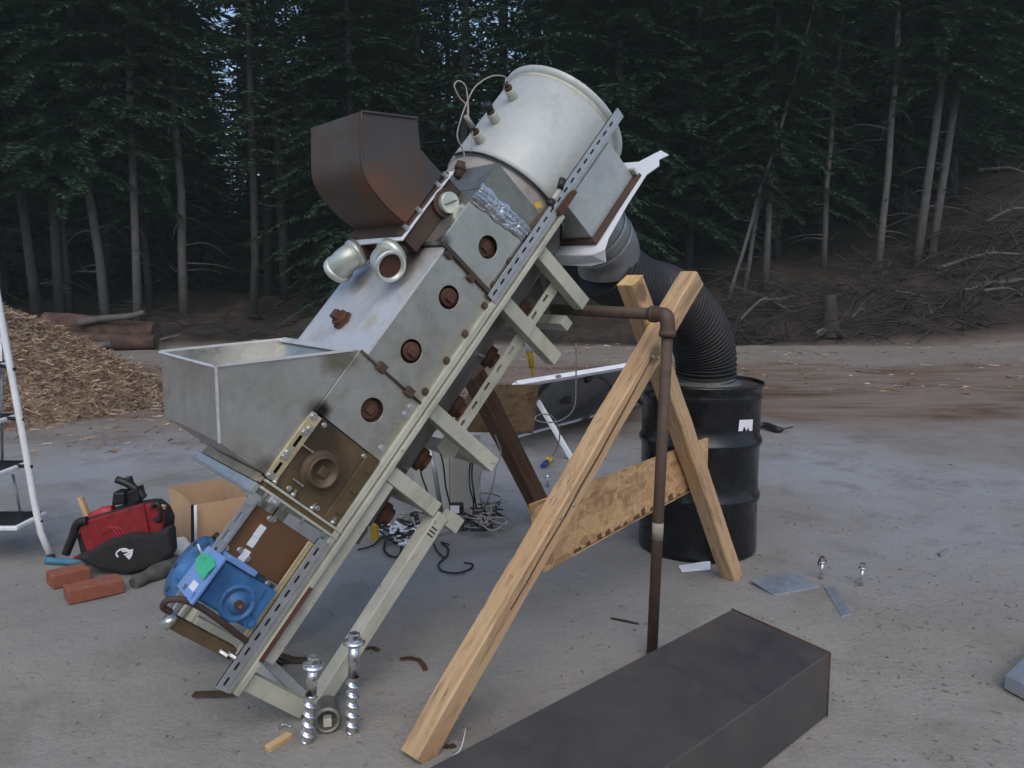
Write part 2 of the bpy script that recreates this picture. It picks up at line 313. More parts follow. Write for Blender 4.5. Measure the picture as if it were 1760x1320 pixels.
        sn = nd(t, 'ShaderNodeMath', operation='SINE'); t.links.new(ph.outputs[0], sn.inputs[0])
        pos = nd(t, 'ShaderNodeMapRange'); pos.inputs['From Min'].default_value = -.3; pos.inputs['From Max'].default_value = .3; pos.inputs['To Min'].default_value = .35; t.links.new(sn.outputs[0], pos.inputs[0])
        m1 = nd(t, 'ShaderNodeMath', operation='MULTIPLY'); t.links.new(mk.outputs[0], m1.inputs[0]); t.links.new(pos.outputs[0], m1.inputs[1])
        if trk is None: trk = m1.outputs[0]
        else:
            mx = nd(t, 'ShaderNodeMath', operation='MAXIMUM'); t.links.new(trk, mx.inputs[0]); t.links.new(m1.outputs[0], mx.inputs[1]); trk = mx.outputs[0]
    wear = nd(t, 'ShaderNodeMath', operation='MULTIPLY'); t.links.new(trk, wear.inputs[0]); t.links.new(ramp(t, noise(t, v, 1.1, 6, .65), [(.42, g3(0)), (.6, g3(1))]), wear.inputs[1])
    wk = nd(t, 'ShaderNodeMath', operation='MULTIPLY'); t.links.new(wear.outputs[0], wk.inputs[0]); wk.inputs[1].default_value = .28
    col = mix(t, wk.outputs[0], col, (.16, .145, .125))
    t.links.new(col, b.inputs['Base Color']); b.inputs['Roughness'].default_value = .92; b.inputs['Specular IOR Level'].default_value = .2
    h = nd(t, 'ShaderNodeMath', operation='ADD'); t.links.new(noise(t, v, 9, 10, .72), h.inputs[0]); t.links.new(noise(t, v, 45, 6, .7), h.inputs[1])
    h2 = nd(t, 'ShaderNodeMath', operation='MULTIPLY_ADD'); t.links.new(noise(t, v, 2.6, 6, .62, .8), h2.inputs[0]); h2.inputs[1].default_value = 2.2; t.links.new(h.outputs[0], h2.inputs[2])
    h3 = nd(t, 'ShaderNodeMath', operation='MULTIPLY_ADD'); t.links.new(wear.outputs[0], h3.inputs[0]); h3.inputs[1].default_value = -.35; t.links.new(h2.outputs[0], h3.inputs[2])
    bump(t, b, h3.outputs[0], .42, .024)
    return m
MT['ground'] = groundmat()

# ------------------------------------------------------------------ mesh builder
def basis(d, up=(0, 0, 1)):
    d = Vector(d).normalized(); u = Vector(up)
    if abs(d.dot(u)) > .97: u = Vector((1, 0, 0)) if abs(d.x) < .9 else Vector((0, 1, 0))
    s = d.cross(u).normalized(); return d, s, s.cross(d).normalized()
class MB:
    def __init__(s): s.v = []; s.f = []; s.sm = []
    def add(s, vs, fs, smooth=False):
        o = len(s.v); s.v += [Vector(p) for p in vs]; s.f += [tuple(i+o for i in f) for f in fs]; s.sm += [smooth]*len(fs); return s
    def box(s, lo, hi):
        (a, b, c), (d, e, f) = lo, hi
        vs = [(a, b, c), (d, b, c), (d, e, c), (a, e, c), (a, b, f), (d, b, f), (d, e, f), (a, e, f)]
        return s.add(vs, [(0, 3, 2, 1), (4, 5, 6, 7), (0, 1, 5, 4), (1, 2, 6, 5), (2, 3, 7, 6), (3, 0, 4, 7)])
    def hexa(s, b4, t4):
        return s.add(list(b4)+list(t4), [(0, 3, 2, 1), (4, 5, 6, 7), (0, 1, 5, 4), (1, 2, 6, 5), (2, 3, 7, 6), (3, 0, 4, 7)])
    def bar(s, p, q, wd, ht, up=(0, 0, 1)):
        p, q = Vector(p), Vector(q); d, e, u = basis(q-p, up)
        r = lambda c: [c-e*wd/2-u*ht/2, c+e*wd/2-u*ht/2, c+e*wd/2+u*ht/2, c-e*wd/2+u*ht/2]
        return s.add(r(p)+r(q), [(0, 1, 2, 3), (7, 6, 5, 4), (0, 4, 5, 1), (1, 5, 6, 2), (2, 6, 7, 3), (3, 7, 4, 0)])
    def cyl(s, p, q, r, r2=None, n=24, cap=(True, True), smooth=True):
        r2 = r if r2 is None else r2; p, q = Vector(p), Vector(q); d, e, u = basis(q-p)
        ring = lambda c, k: [c+(e*math.cos(2*math.pi*i/n)+u*math.sin(2*math.pi*i/n))*k for i in range(n)]
        s.add(ring(p, r)+ring(q, r2), [(i, i+n, (i+1) % n+n, (i+1) % n) for i in range(n)], smooth)
        if cap[0]: s.add(ring(p, r), [tuple(range(n))])
        if cap[1]: s.add(ring(q, r2), [tuple(reversed(range(n)))])
        return s
    def lathe(s, p, axis, prof, n=32, arc=None, smooth=True):
        p = Vector(p); d, e, u = basis(axis); o = []
        for h, r in prof:
            for i in range(n): o.append(p+d*h+(e*math.cos(2*math.pi*i/n)+u*math.sin(2*math.pi*i/n))*r)
        fs = [(j*n+i, (j+1)*n+i, (j+1)*n+(i+1) % n, j*n+(i+1) % n) for j in range(len(prof)-1) for i in range(n)]
        return s.add(o, fs, smooth)
    def tube(s, pts, r, n=10, smooth=True, cap=True):
        pts = [Vector(p) for p in pts]; rr = r if callable(r) else (lambda k: r)
        d0 = (pts[1]-pts[0]); _, e, u = basis(d0); vs = []; m = len(pts)
        for k, p in enumerate(pts):
            d = (pts[min(k+1, m-1)]-pts[max(k-1, 0)]).normalized()
            e = (e-d*e.dot(d)).normalized(); u = d.cross(e)
            q = rr(k/(m-1))
            vs += [p+(e*math.cos(2*math.pi*i/n)+u*math.sin(2*math.pi*i/n))*q for i in range(n)]
        s.add(vs, [(j*n+i, j*n+(i+1) % n, (j+1)*n+(i+1) % n, (j+1)*n+i) for j in range(m-1) for i in range(n)], smooth)
        if cap:
            s.add(vs[:n], [tuple(reversed(range(n)))]); s.add(vs[-n:], [tuple(range(n))])
        return s
    def prism(s, poly, off, holes=()):
        """flat outline (3-D points) with holes, given thickness off (a vector)"""
        off = Vector(off); bm = bmesh.new(); loops = []
        for lp in [poly]+list(holes):
            vv = [bm.verts.new(Vector(p)) for p in lp]; loops.append(vv)
            for i in range(len(vv)): bm.edges.new((vv[i], vv[(i+1) % len(vv)]))
        if holes: bmesh.ops.triangle_fill(bm, edges=bm.edges[:], use_beauty=True)
        else: bm.faces.new(loops[0])
        bm.verts.index_update(); vs = [v.co.copy() for v in bm.verts]; fs = [tuple(v.index for v in f.verts) for f in bm.faces]
        n = len(vs); s.add(vs, fs); s.add([v+off for v in vs], [tuple(reversed(f)) for f in fs])
        k = 0
        for lp in [poly]+list(holes):
            L = len(lp); a = vs[k:k+L]; s.add(a+[p+off for p in a], [(i, (i+1) % L, L+(i+1) % L, L+i) for i in range(L)]); k += L
        bm.free(); return s
    def build(s, name, material, parent=None, M=None, bevel=0., rnd=0.):
        if M is None: M = Matrix.Translation(PM[parent].translation) if parent is not None and parent in PM else Matrix()
        me = bpy.data.meshes.new(name); Mi = M.inverted() if s_world(s) else None
        me.from_pydata([(Mi @ p if Mi else p) for p in s.v], [], s.f)
        me.materials.append(MT[material] if isinstance(material, str) else material)
        me.polygons.foreach_set('use_smooth', s.sm)
        bm = bmesh.new(); bm.from_mesh(me); bmesh.ops.remove_doubles(bm, verts=bm.verts, dist=1e-5)
        if len(bm.faces) < 60000: bmesh.ops.recalc_face_normals(bm, faces=bm.faces)
        bm.to_mesh(me); bm.free(); me.update()
        o = bpy.data.objects.new(name, me); COL.objects.link(o)
        if parent is not None:
            o.parent = parent; o.matrix_basis = PM[parent].inverted() @ M
        else: o.matrix_basis = M
        PM[o] = M
        if bevel:
            b = o.modifiers.new('bevel', 'BEVEL'); b.width = bevel; b.segments = 2; b.limit_method = 'ANGLE'; b.angle_limit = R(40)
        return o
def s_world(s): return not getattr(s, 'local', False)
class ML(MB):
    local = True
PM = {}
def tag(o, label, cat, group=None, kind=None):
    if label: o['label'] = label
    if cat: o['category'] = cat
    if group: o['group'] = group
    if kind: o['kind'] = kind
    return o
def thing(name, loc, label, cat, group=None, M=None):
    o = bpy.data.objects.new(name, None); COL.objects.link(o); o.empty_display_size = .1
    M = M or Matrix.Translation(Vector(loc)); o.matrix_basis = M; PM[o] = M
    return tag(o, label, cat, group)
def struct(o): o['kind'] = 'structure'; return o
def frame(p, q, up=(0, 0, 1)):
    d, e, u = basis(Vector(q)-Vector(p), up); p = Vector(p)
    return Matrix(((d.x, e.x, u.x, p.x), (d.y, e.y, u.y, p.y), (d.z, e.z, u.z, p.z), (0, 0, 0, 1)))
def spline(pts, k=8):
    P = [Vector(p) for p in pts]; P = [P[0]*2-P[1]]+P+[P[-1]*2-P[-2]]; out = []
    for i in range(1, len(P)-2):
        a, b, c, d = P[i-1:i+3]
        for j in range(k):
            t = j/k; out.append(.5*((2*b)+(c-a)*t+(2*a-5*b+4*c-d)*t*t+(3*b-3*c+d-a)*t**3))
    return out+[P[-2]]
def circ(cu, v, cn, r, n=28, ax='v'):
    return [(cu+r*math.cos(2*math.pi*i/n), v, cn+r*math.sin(2*math.pi*i/n)) for i in range(n)]

# ------------------------------------------------------------------ ground
def sm(x, a, b):
    t = max(0, min(1, (x-a)/(b-a))); return t*t*(3-2*t)
def hgt(x, y):
    edge = 16.9 + .35*math.sin(x*.4)
    d = max(0, y-edge)
    s = .13 + .20*sm(x, -1, 7) + .20*sm(x, 8, 15)
    h = s*min(d, 9) + (s*.75+.02)*max(0, min(d-9, 40))
    h += .45*sm(d, 0, 1.2)*(.25+.75*sm(x, -3, 4))
    if y > 7:
        k = sm(y, 7, 11)*.05 + sm(d, 0, 1.5)*.28
        h += k*mnoise.noise((x*.6, y*.6, 0)) + k*.5*mnoise.noise((x*1.9, y*1.9, 3))
    if y < -9: h += .38*min(-9-y, 24) + .4*mnoise.noise((x*.2, y*.2, 0))  # added unseen rise behind the camera, keeps low sky out of metal reflections
    r = sm(y, 1.5, 3)*(1-sm(y, 30, 40))
    h += r*.012*mnoise.noise((x*1.3, y*1.3, 7)) + r*.006*mnoise.noise((x*5, y*5, 9))
    return h
def grid(xs, ys):
    m = MB(); nx = len(xs)
    m.add([(x, y, hgt(x, y)) for y in ys for x in xs], [(j*nx+i, j*nx+i+1, (j+1)*nx+i+1, (j+1)*nx+i) for j in range(len(ys)-1) for i in range(nx-1)], True)
    return m
def axis(segs):
    o = []
    for a, b, st in segs:
        n = max(1, round((b-a)/st)); o += [a+(b-a)*i/n for i in range(n)]
    return o+[segs[-1][1]]
xs = axis([(-90, -30, 6), (-30, -8, .6), (-8, 8, .14), (8, 30, .6), (30, 90, 6)])
ys = axis([(-60, -2, 3), (-2, 12, .14), (12, 22, .25), (22, 40, .7), (40, 120, 5)])
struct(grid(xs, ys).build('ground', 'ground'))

# ------------------------------------------------------------------ the machine
mach = thing('feed_conveyor_machine', None, 'big tilted steel machine of galvanised boxes with two hoppers and a round tank', 'machine', M=MM)
def mp(name, mb, m, parent=None, bevel=0.):
    mb.local = True; return mb.build(name, m, parent or mach, M=MM, bevel=bevel)
def slots(u0, u1, n, pitch=.05, L=.026, H=.009, v=0):
    out = []; k = int((u1-u0-.02)/pitch)
    for i in range(k):
        c = u0+.03+i*pitch
        out.append([(c-L/2, v, n-H/2), (c+L/2-.004, v, n-H/2), (c+L/2, v, n), (c+L/2-.004, v, n+H/2), (c-L/2, v, n+H/2), (c-L/2-.003, v, n)])
    return out
def sideplate(u0, u1, n0, n1, v, th, holes=()):
    return MB().prism([(u0, v, n0), (u1, v, n0), (u1, v, n1), (u0, v, n1)], (0, th, 0), holes)
def boltm(p, d, r=.009, h=.007):
    m = MB(); p = Vector(p); d = Vector(d); m.cyl(p, p+d*.002, r*1.45, n=14); m.cyl(p+d*.002, p+d*h, r, n=6, smooth=False); return m
# rails
W = .57
for vv, sgn in ((0, 1), (W, -1)):
    rail = MB().box((-.02, min(vv-.012*sgn, vv+.004*sgn), .286), (1.93, max(vv-.012*sgn, vv+.004*sgn), .309))
    rail.box((-.015, min(vv-.022*sgn, vv+.05*sgn), .262), (1.95, max(vv-.022*sgn, vv+.05*sgn), .280))
    fr = mp('side_rail', rail, 'cream', bevel=.002)
    for (u0, u1) in ((-.02, .50), (1.5, 2.45)):
        v0 = vv-.018*sgn
        s_ = MB().prism([(u0, v0, .306), (u1, v0, .306), (u1, v0, .342), (u0, v0, .342)], (0, .004*sgn, 0), slots(u0, u1, .325, v=v0))
        s_.box((u0, min(v0, v0+.036*sgn), .298), (u1, max(v0, v0+.036*sgn), .3045))
        so = mp('slotted_strut', s_, 'strut', fr)
        mp('slot_dark_backing', MB().box((u0+.003, min(v0+.010*sgn, v0+.013*sgn), .307), (u1-.003, max(v0+.010*sgn, v0+.013*sgn), .341)), 'black', fr)  # added black backing, stands in for shade inside the slots
    if sgn == 1:
        mp('rust_streak_strip', MB().box((.10, -.026, .2625), (.36, -.0225, .277)), 'rust_plug', fr)
        mp('splice_strip', MB().box((.88, -.028, .268), (1.10, -.0225, .284)), 'cream', fr, .001)
# legs and struts
legs = ((.03, .014), (.80, .004), (1.06, -.105), (1.54, -.085), (1.79, -.055))
for vv in (0, W-.055):
    for uc, n1 in legs:
        l = MB().box((uc-.028, vv+.001, n1), (uc+.028, vv+.054, .262))
        mp('leg', l, 'cream', bevel=.003)
    mp('foot_strut', MB().box((.05, vv-.003, -.052), (.80, vv+.058, .0)), 'cream', bevel=.003)
    mp('inner_strut', MB().box((.105, vv+.002, .208), (.77, vv+.05, .252)), 'cream', bevel=.003)
for k in range(3):
    mp('foot_slot', MB().box((.712+.014*k, -.0045, -.036), (.717+.014*k, -.0033, -.008)), 'black', None)
mp('tube_stub', MB().box((.775, .002, -.118), (.832, .055, -.057)).box((.7755, .001, -.11), (.78, .0015, -.06)), 'cream', bevel=.003)
mp('diagonal_link', MB().bar((.10, .06, .20), (.06, .05, .01), .03, .006, (0, 1, 0)), 'strut')
for uc, nc in ((.03, .04), (.80, .03), (1.06, -.07), (1.70, -.065)):
    mp('cross_bar', MB().box((uc-.022, .0555, nc-.024), (uc+.022, W-.0555, nc+.024)), 'cream', bevel=.003)
mp('hanging_bracket', MB().prism([(1.0, .13, .07), (1.06, .13, .07), (1.06, .13, -.01), (1.02, .13, -.02), (.985, .13, .01)], (0, .006, 0)), 'cream')
s_ = MB().prism([(1.08, .056, .062), (1.82, .056, .062), (1.82, .056, .102), (1.08, .056, .102)], (0, .005, 0), slots(1.08, 1.82, .084, .085, .034, .012, .056))
s_.box((1.08, .0565, .055), (1.82, .09, .0608)); mp('slotted_brace', s_, 'cream')
# round-bottomed trough under the rails
def halfcyl(u0, u1, cv, cn, r, n=24, a0=math.pi, a1=2*math.pi):
    m = MB(); pts = [(cv+r*math.cos(a0+(a1-a0)*i/n), cn+r*math.sin(a0+(a1-a0)*i/n)) for i in range(n+1)]
    m.add([(u0, *p) for p in pts]+[(u1, *p) for p in pts], [(i, i+1, n+2+i, n+1+i) for i in range(n)], True)
    m.add([(u0, *p) for p in pts], [tuple(range(n+1))]); m.add([(u1, *p) for p in pts], [tuple(reversed(range(n+1)))]); return m
tr = mp('trough', halfcyl(.56, 1.95, .285, .285, .225), 'galv_dark')
for uu in (.70, .94, 1.18, 1.42, 1.66):
    an = R(248); c = Vector((uu, .285+.222*math.cos(an), .285+.222*math.sin(an))); d = Vector((0, math.cos(an), math.sin(an)))
    q = MB().cyl(c, c+d*.03, .045, n=20); q.cyl(c+d*.03, c+d*.05, .034, n=6, smooth=False); mp('drain_plug', q, 'rust_plug', tr)
for k, uu in enumerate((.62, .86, 1.08, 1.36, 1.60)):
    mp('bolt', boltm((uu, .098, .17), (0, -.9, -.43), .006, .03), 'bolt', tr)
# lower drive end ------------------------------------------------
mp('top_slotted_angle', MB().prism([(.09, .0, .583), (.49, .0, .583), (.49, .0, .612), (.09, .0, .612)], (0, .004, 0), slots(.09, .49, .598, .06, .036, .011)).box((.09, .004, .575), (.49, .04, .582)), 'strut')
bp = mp('bearing_plate', MB().box((.312, .03, .318), (.478, .038, .582)), 'rust_brown', bevel=.002)
for c in ((446, 913), (434, 931), (419, 955)):
    p = onV(*c, .03); L = .020 if c[1] != 931 else .016
    mp('white_label', MB().box((p.x-L, .0275, p.z-.012), (p.x+L, .0298, p.z+.012)), 'paper', bp)
for c in ((412, 945), (425, 960), (470, 893)):
    p = onV(*c, .03); mp('bolt', boltm(p, (0, -1, 0), .007, .010), 'bolt', bp)
for u_, n_ in ((.325, .335), (.465, .335), (.465, .50), (.325, .56)):
    mp('bolt', boltm((u_, .03, n_), (0, -1, 0), .007, .010), 'bolt', bp)
mp('edge_angle', MB().box((.135, -.006, .330), (.475, .006, .350)).box((.135, -.006, .350), (.475, -.002, .362)), 'brass', bevel=.002)
gb = mp('gearbox', MB().box((.165, -.03, .365), (.297, .15, .575)).box((.178, .0, .345), (.285, .12, .3655)).box((.172, -.036, .40), (.29, -.0295, .56)), 'blue', bevel=.008)
hub = MB(); hc = Vector((.213, -.036, .458))
hub.lathe(hc, (0, -1, 0), [(0, .058), (.008, .055), (.009, .045), (.003, .043), (.003, .03), (.014, .028), (.014, .0)], 32)
hub = mp('hub', hub, 'blue', gb)
mp('shaft_end', MB().cyl(hc+Vector((0, -.012, 0)), hc+Vector((0, -.026, 0)), .014, n=16), 'rust_plug', gb)
mp('key', MB().box((.207, -.066, .452), (.216, -.062, .461)), 'bolt', gb)
for k in range(6):
    a = k*math.pi/3+.3; mp('bolt', boltm(hc+Vector((.05*math.cos(a), -.006, .05*math.sin(a))), (0, -1, 0), .004, .006), 'blue', gb)
mp('fill_plug', MB().cyl((.185, -.036, .385), (.185, -.046, .385), .012, n=6, smooth=False).cyl((.185, -.03, .385), (.185, -.038, .385), .020), 'blue', gb)
mp('motor_neck', MB().lathe((.222, .085, .560), (0, 0, 1), [(0, .07), (.015, .065), (.03, .07)], 32), 'blue', gb)
fl = MB().lathe((.222, .085, .585), (0, 0, 1), [(0, .06), (0, .104), (.012, .104), (.012, .072), (.016, .068), (.016, .05), (.002, .045), (.002, 0)], 40)
fl = mp('motor_flange', fl, 'blue', gb)
for k in range(6):
    a = R(45+60*k); mp('flange_hole', MB().cyl((.222+.086*math.cos(a), .085+.086*math.sin(a), .594), (.222+.086*math.cos(a), .085+.086*math.sin(a), .5985), .0085, n=14), 'black', fl)
br = MB().prism([(.158, -.105, .600), (.31, -.105, .600), (.305, .035, .600), (.165, .045, .600)], (0, 0, .010),
    [[(.170+i*.0, -.092+i*.075, .600), (.186+i*.0, -.092+i*.075, .600), (.186, -.074+i*.075, .600), (.170, -.074+i*.075, .600)] for i in (0, 1)])
mp('foot_web', MB().box((.185, -.03, .575), (.285, -.01, .5995)), 'blue', gb)
br = mp('mounting_foot', br, 'blue_lit', gb, .002)
mp('gear_cover', MB().box((.2975, -.012, .372), (.309, .13, .57)).box((.309, .005, .39), (.3115, .12, .55)), 'teal_dark', gb, .003)
for n_ in (.40, .47, .54): mp('bolt', boltm((.303, -.012, n_), (0, -1, 0), .006, .009), 'bolt', gb)
mp('rating_label', MB().box((.185, -.075, .6102), (.21, -.03, .6108)), 'paper', br)
mp('mounting_rib', MB().box((.30, -.04, .46), (.318, .02, .57)), 'blue_lit', gb, .003)
tg = [onN(*p, .614) for p in ((338, 962), (352, 950), (366, 958), (370, 972), (362, 984), (348, 997), (337, 980))]
mp('plastic_tag', MB().prism([(p.x, p.y, p.z+.006*math.sin(i*2)) for i, p in enumerate(tg)], (0, 0, .003)), 'green', gb)
mp('tag_tie', MB().tube(spline([onN(352, 962, .61), onN(345, 948, .66), onN(340, 935, .68)]), .003, 6), 'paper', gb)
eb = MB()
mp('end_bar', MB().box((.060, .0, .345), (.098, .04, .585)), 'soot', bevel=.003)
mp('pipe_nipple', MB().cyl(onV(302, 1058, .0), onV(280, 1078, .0)+Vector((0, -.0, 0)), .016, n=14), 'bolt')
hp = [onV(293, 1052, -.02), onV(280, 1043, -.03), onV(290, 1031, -.05), onV(318, 1032, -.06), onV(350, 1047, -.06), onV(385, 1072, -.05), onV(412, 1093, -.03), onV(428, 1105, 0)]
mp('grease_hose', MB().tube(spline(hp, 6), .0095, 10), 'rust')
for c in ((392, 1122), (378, 1118), (402, 1088)):
    mp('bolt', boltm(onV(*c, .0), (0, -.5, -.8), .008, .03), 'bolt')
mp('clamp_block', MB().box((.50, -.03, .53), (.525, .0, .565)).cyl((.512, -.03, .548), (.512, -.045, .548), .009, n=6), 'strut', bevel=.002)
# flanges between drive end and barrel
for u0 in (.522, .546): mp('flange_plate', MB().box((u0, -.016, .285), (u0+.008, W+.016, .602)), 'cream', bevel=.001)
mp('flange_gasket', MB().box((.531, -.010, .29), (.5455, W+.010, .60)), 'soot')
for k, n_ in enumerate((.33, .42, .50, .575)):
    mp('bolt', MB().cyl((.50, -.005, n_), (.58, -.005, n_), .005, n=10).cyl((.556, -.005, n_), (.566, -.005, n_), .010, n=6), 'bolt')
mp('hopper_ledge', MB().box((.495, .0, .604), (.530, W-.02, .622)).box((.495, .0, .622), (.50, W-.02, .635)), 'strut', bevel=.002)
mp('packing_layers', MB().box((.536, .01, .605), (.556, W-.03, .612)).box((.533, .02, .6121), (.560, W-.05, .618)), 'packing')
# burner section
fb = mp('firebox', MB().box((.556, .004, .312), (.806, W-.004, .572)), 'soot', bevel=.002)
cap = MB(); cc = Vector((.669, .004, .466))
cap.lathe(cc, (0, -1, 0), [(0, .066), (.002, .062), (.003, .053), (.024, .052), (.029, .049), (.029, .043), (.018, .041), (.016, 0)], 32)
mp('pipe_cap', cap, 'cap', fb)
mp('lower_skirt', MB().box((.556, -.006, .312), (.806, .002, .366)), 'soot', fb, .002)
mp('cap_boss', MB().box((.652, -.022, .449), (.686, -.010, .483)), 'cap', fb, .004)
for u_ in (.60, .68, .76): mp('bolt', boltm((u_, -.006, .332), (0, -1, 0), .009, .008), 'cap', fb)
for u_, n_ in ((.70, .555), (.60, .515)): mp('stud', MB().cyl((u_, .0, n_-.02), (u_, -.012, n_-.02), .004).bar((u_, -.010, n_-.02), (u_, -.010, n_+.02), .004, .004), 'bolt', fb)
for u_, n_ in ((.79, .55), (.79, .37), (.57, .40), (.57, .52)): mp('bolt', boltm((u_, .004, n_), (0, -1, 0), .006, .010), 'bolt', fb)
st = MB().prism([(.560, -.006, .573), (.800, -.006, .573), (.800, -.006, .612), (.560, -.006, .612)], (0, .005, 0),
    [[(c-.02, -.006, .588), (c+.02, -.006, .588), (c+.02, -.006, .600), (c-.02, -.006, .600)] for c in (.60, .70)])
st = mp('slotted_strap', st, 'brass')
for u_ in (.570, .64, .655, .735, .752, .79): mp('bolt', boltm((u_, -.006, .593+.008*math.sin(u_*90)), (0, -1, 0), .009, .009), 'bolt', st)
# clad boxes with round inspection holes
def clad(name, u0, u1, n0, n1, holes, mtop, mside, plug_out):
    p = mp(name, sideplate(u0, u1, n0, n1, 0., .006, [circ(a, 0., b, .041) for a, b in holes]), mside, bevel=.0015)
    mp('top_sheet', MB().box((u0, .0065, n1-.004), (u1, W-.0065, n1)), mtop, p)
    mp('back_sheet', MB().box((u0, W-.006, n0), (u1, W, n1)), mside, p)
    mp('end_sheet', MB().box((u0, .0065, n0), (u0+.004, W-.0065, n1-.0045)).box((u1-.004, .0065, n0), (u1, W-.0065, n1-.0045)), mside, p)
    for a, b in holes:
        c = Vector((a, .03, b)); q = MB().cyl((a, .06, b), (a, .03, b), .055, n=28)
        if plug_out: q.cyl(c, c-Vector((0, .034, 0)), .031, n=20); q.box((a-.016, -.018, b-.016), (a+.016, -.004, b+.016))
        else: q.cyl(c, c-Vector((0, .012, 0)), .036, .033, n=24); q.box((a-.014, .008, b-.014), (a+.014, .018, b+.014))
        mp('hole_plug', q, 'rust_plug', p, .002)
    return p
lb = clad('lower_casing', .809, 1.046, .309, .604, [(.924, .443)], 'galv', 'galv', False)
mb_ = clad('middle_casing', 1.050, 1.513, .309, .578, [(1.162, .451), (1.396, .453)], 'galv_top', 'galv', True)
ub = clad('upper_casing', 1.519, 1.76, .325, .602, [(1.636, .442)], 'galv', 'galv', False)
mp('upper_casing', sideplate(1.763, 1.887, .325, .602, .001, .005), 'galv_dark')
mp('upper_casing', MB().box((1.763, .007, .598), (1.887, W, .602)).box((1.883, .007, .325), (1.887, W, .5975)), 'galv')
for u_ in (.845, .985, 1.015, ): mp('bolt', boltm((u_, 0, .332), (0, -1, 0), .010, .008), 'strut', lb)
for u_ in (1.09, 1.224, 1.342, 1.47): mp('bolt', boltm((u_, 0, .320), (0, -1, 0), .010, .009), 'cap', mb_)
for u_ in (1.55, 1.66): mp('bolt', boltm((u_, 0, .338), (0, -1, 0), .010, .008), 'cap', ub)
for n_ in (.372, .508): mp('hinge_tab', MB().box((1.036, -.013, n_-.017), (1.067, -.0005, n_+.017)), 'rust', mb_, .002)
mp('hinge_pin', MB().tube([(1.048, -.006, .312), (1.048, -.006, .602)], .0045, 8), 'rust', mb_)
for n_ in (.43, .55): mp('hinge_tab', MB().box((1.492, -.013, n_-.016), (1.522, -.0005, n_+.016)), 'rust', ub, .002)
mp('seam_angle', MB().box((1.508, -.014, .326), (1.524, -.0008, .592)), 'rust', ub, .002)
mp('edge_trim', MB().box((1.05, -.003, .572), (1.513, -.0005, .5805)), 'galv_top', mb_)
pl = Vector((1.17, .315, .578)); q = MB().cyl(pl, pl+Vector((0, 0, .012)), .040, n=6, smooth=False).cyl(pl+Vector((0, 0, .012)), pl+Vector((0, 0, .028)), .032, n=20).box((1.153, .298, .604), (1.187, .332, .628))
mp('top_plug', q, 'rust_plug', mb_, .002)
# crumpled foil over the seam
fm = MB(); nu, nn = 26, 80; vs = []
for j in range(nn+1):
    for i in range(nu+1):
        a, b = i/nu, j/nn; x = 1.70+.085*a*(1-.25*b)+.055*b; z = .606-.26*b; ed = min(1, 5*min(a, 1-a))
        h = abs(mnoise.noise((x*58+z*6, z*9, 1)))*.013+abs(mnoise.noise((x*26-z*9, z*22, 4)))*.009+abs(mnoise.noise((x*90, z*60, 9)))*.003
        e_ = .010*mnoise.noise((z*24, i > nu/2, 3))*(a < .1 or a > .9)
        vs.append((x+e_, -.003-h*ed, z))
fm.add(vs, [(j*(nu+1)+i, j*(nu+1)+i+1, (j+1)*(nu+1)+i+1, (j+1)*(nu+1)+i) for j in range(nn) for i in range(nu)], False)
mp('foil_patch', fm, 'foil')
# lower galvanised hopper
hopP = [(.729, .934), (.563, .789), (.563, .606), (.80, .606), (1.046, .606), (1.03, .622)]
hop = mp('hopper', MB().prism([(u, 0., n) for u, n in hopP], (0, .005, 0)), 'galv', bevel=.001)
mp('back_wall', MB().prism([(u, W, n) for u, n in hopP], (0, -.005, 0)), 'galv', hop)
mp('end_wall', MB().prism([(.729, .0052, .934), (.729, W-.0052, .934), (.563, W-.0052, .789), (.563, .0052, .789)], (.0033, 0, -.0037)), 'galv', hop)
mp('end_wall', MB().box((.563, .0052, .608), (.567, W-.0052, .788)), 'galv', hop)
mp('floor_plate', MB().prism([(.569, .0055, .612), (1.03, .0055, .612), (1.03, W-.0055, .612), (.569, W-.0055, .612)], (0, 0, .003)), 'galv', hop)
def edge(p, q, t=.006): return MB().bar(p, q, t, t, (0, 1, 0))
for p, q in (((.731, -.004, .936), (1.033, -.004, .624)), ((.731, W+.004, .936), (1.033, W+.004, .624)), ((.726, -.002, .937), (.726, W+.002, .937)), ((.728, -.0045, .934), (.561, -.0045, .788))):
    mp('rim_edge', edge(p, q, .0075), 'galv_top', hop)
mp('rim_edge', MB().bar((1.03, 0, .624), (1.03, W, .624), .02, .005, (0, 0, 1)), 'galv_top', hop)
# upper rusty hopper on its base
v0, v1 = .10, .485
rh = [(1.672, 1.048), (1.812, .892), (1.742, .818), (1.742, .697), (1.515, .697), (1.507, .78), (1.511, .85), (1.526, .91), (1.552, .947), (1.60, .988)]
_c = spline([(u, 0, n) for u, n in rh[4:]]+[(1.672, 0, 1.048)], 4)
rh = [rh[0]]+rh[1:4]+[(p_.x, p_.z) for p_ in _c[:-1]]
hopr = mp('rusty_hopper', MB().prism([(u, v0, n) for u, n in rh], (0, .004, 0)), 'rust_hop', bevel=.001)
mp('back_wall', MB().prism([(u, v1, n) for u, n in rh], (0, -.004, 0)), 'rust_hop', hopr)
for i in range(1, len(rh)):
    (ua, na), (ub_, nb) = rh[i], rh[(i+1) % len(rh)]
    if i == 3: continue
    d = Vector((ub_-ua, 0, nb-na)).normalized(); nn_ = Vector((d.z, 0, -d.x))*-.004
    mp('side_wall', MB().prism([(ua, v0+.0042, na), (ub_, v0+.0042, nb), (ub_, v1-.0042, nb), (ua, v1-.0042, na)], nn_), 'rust_hop', hopr)
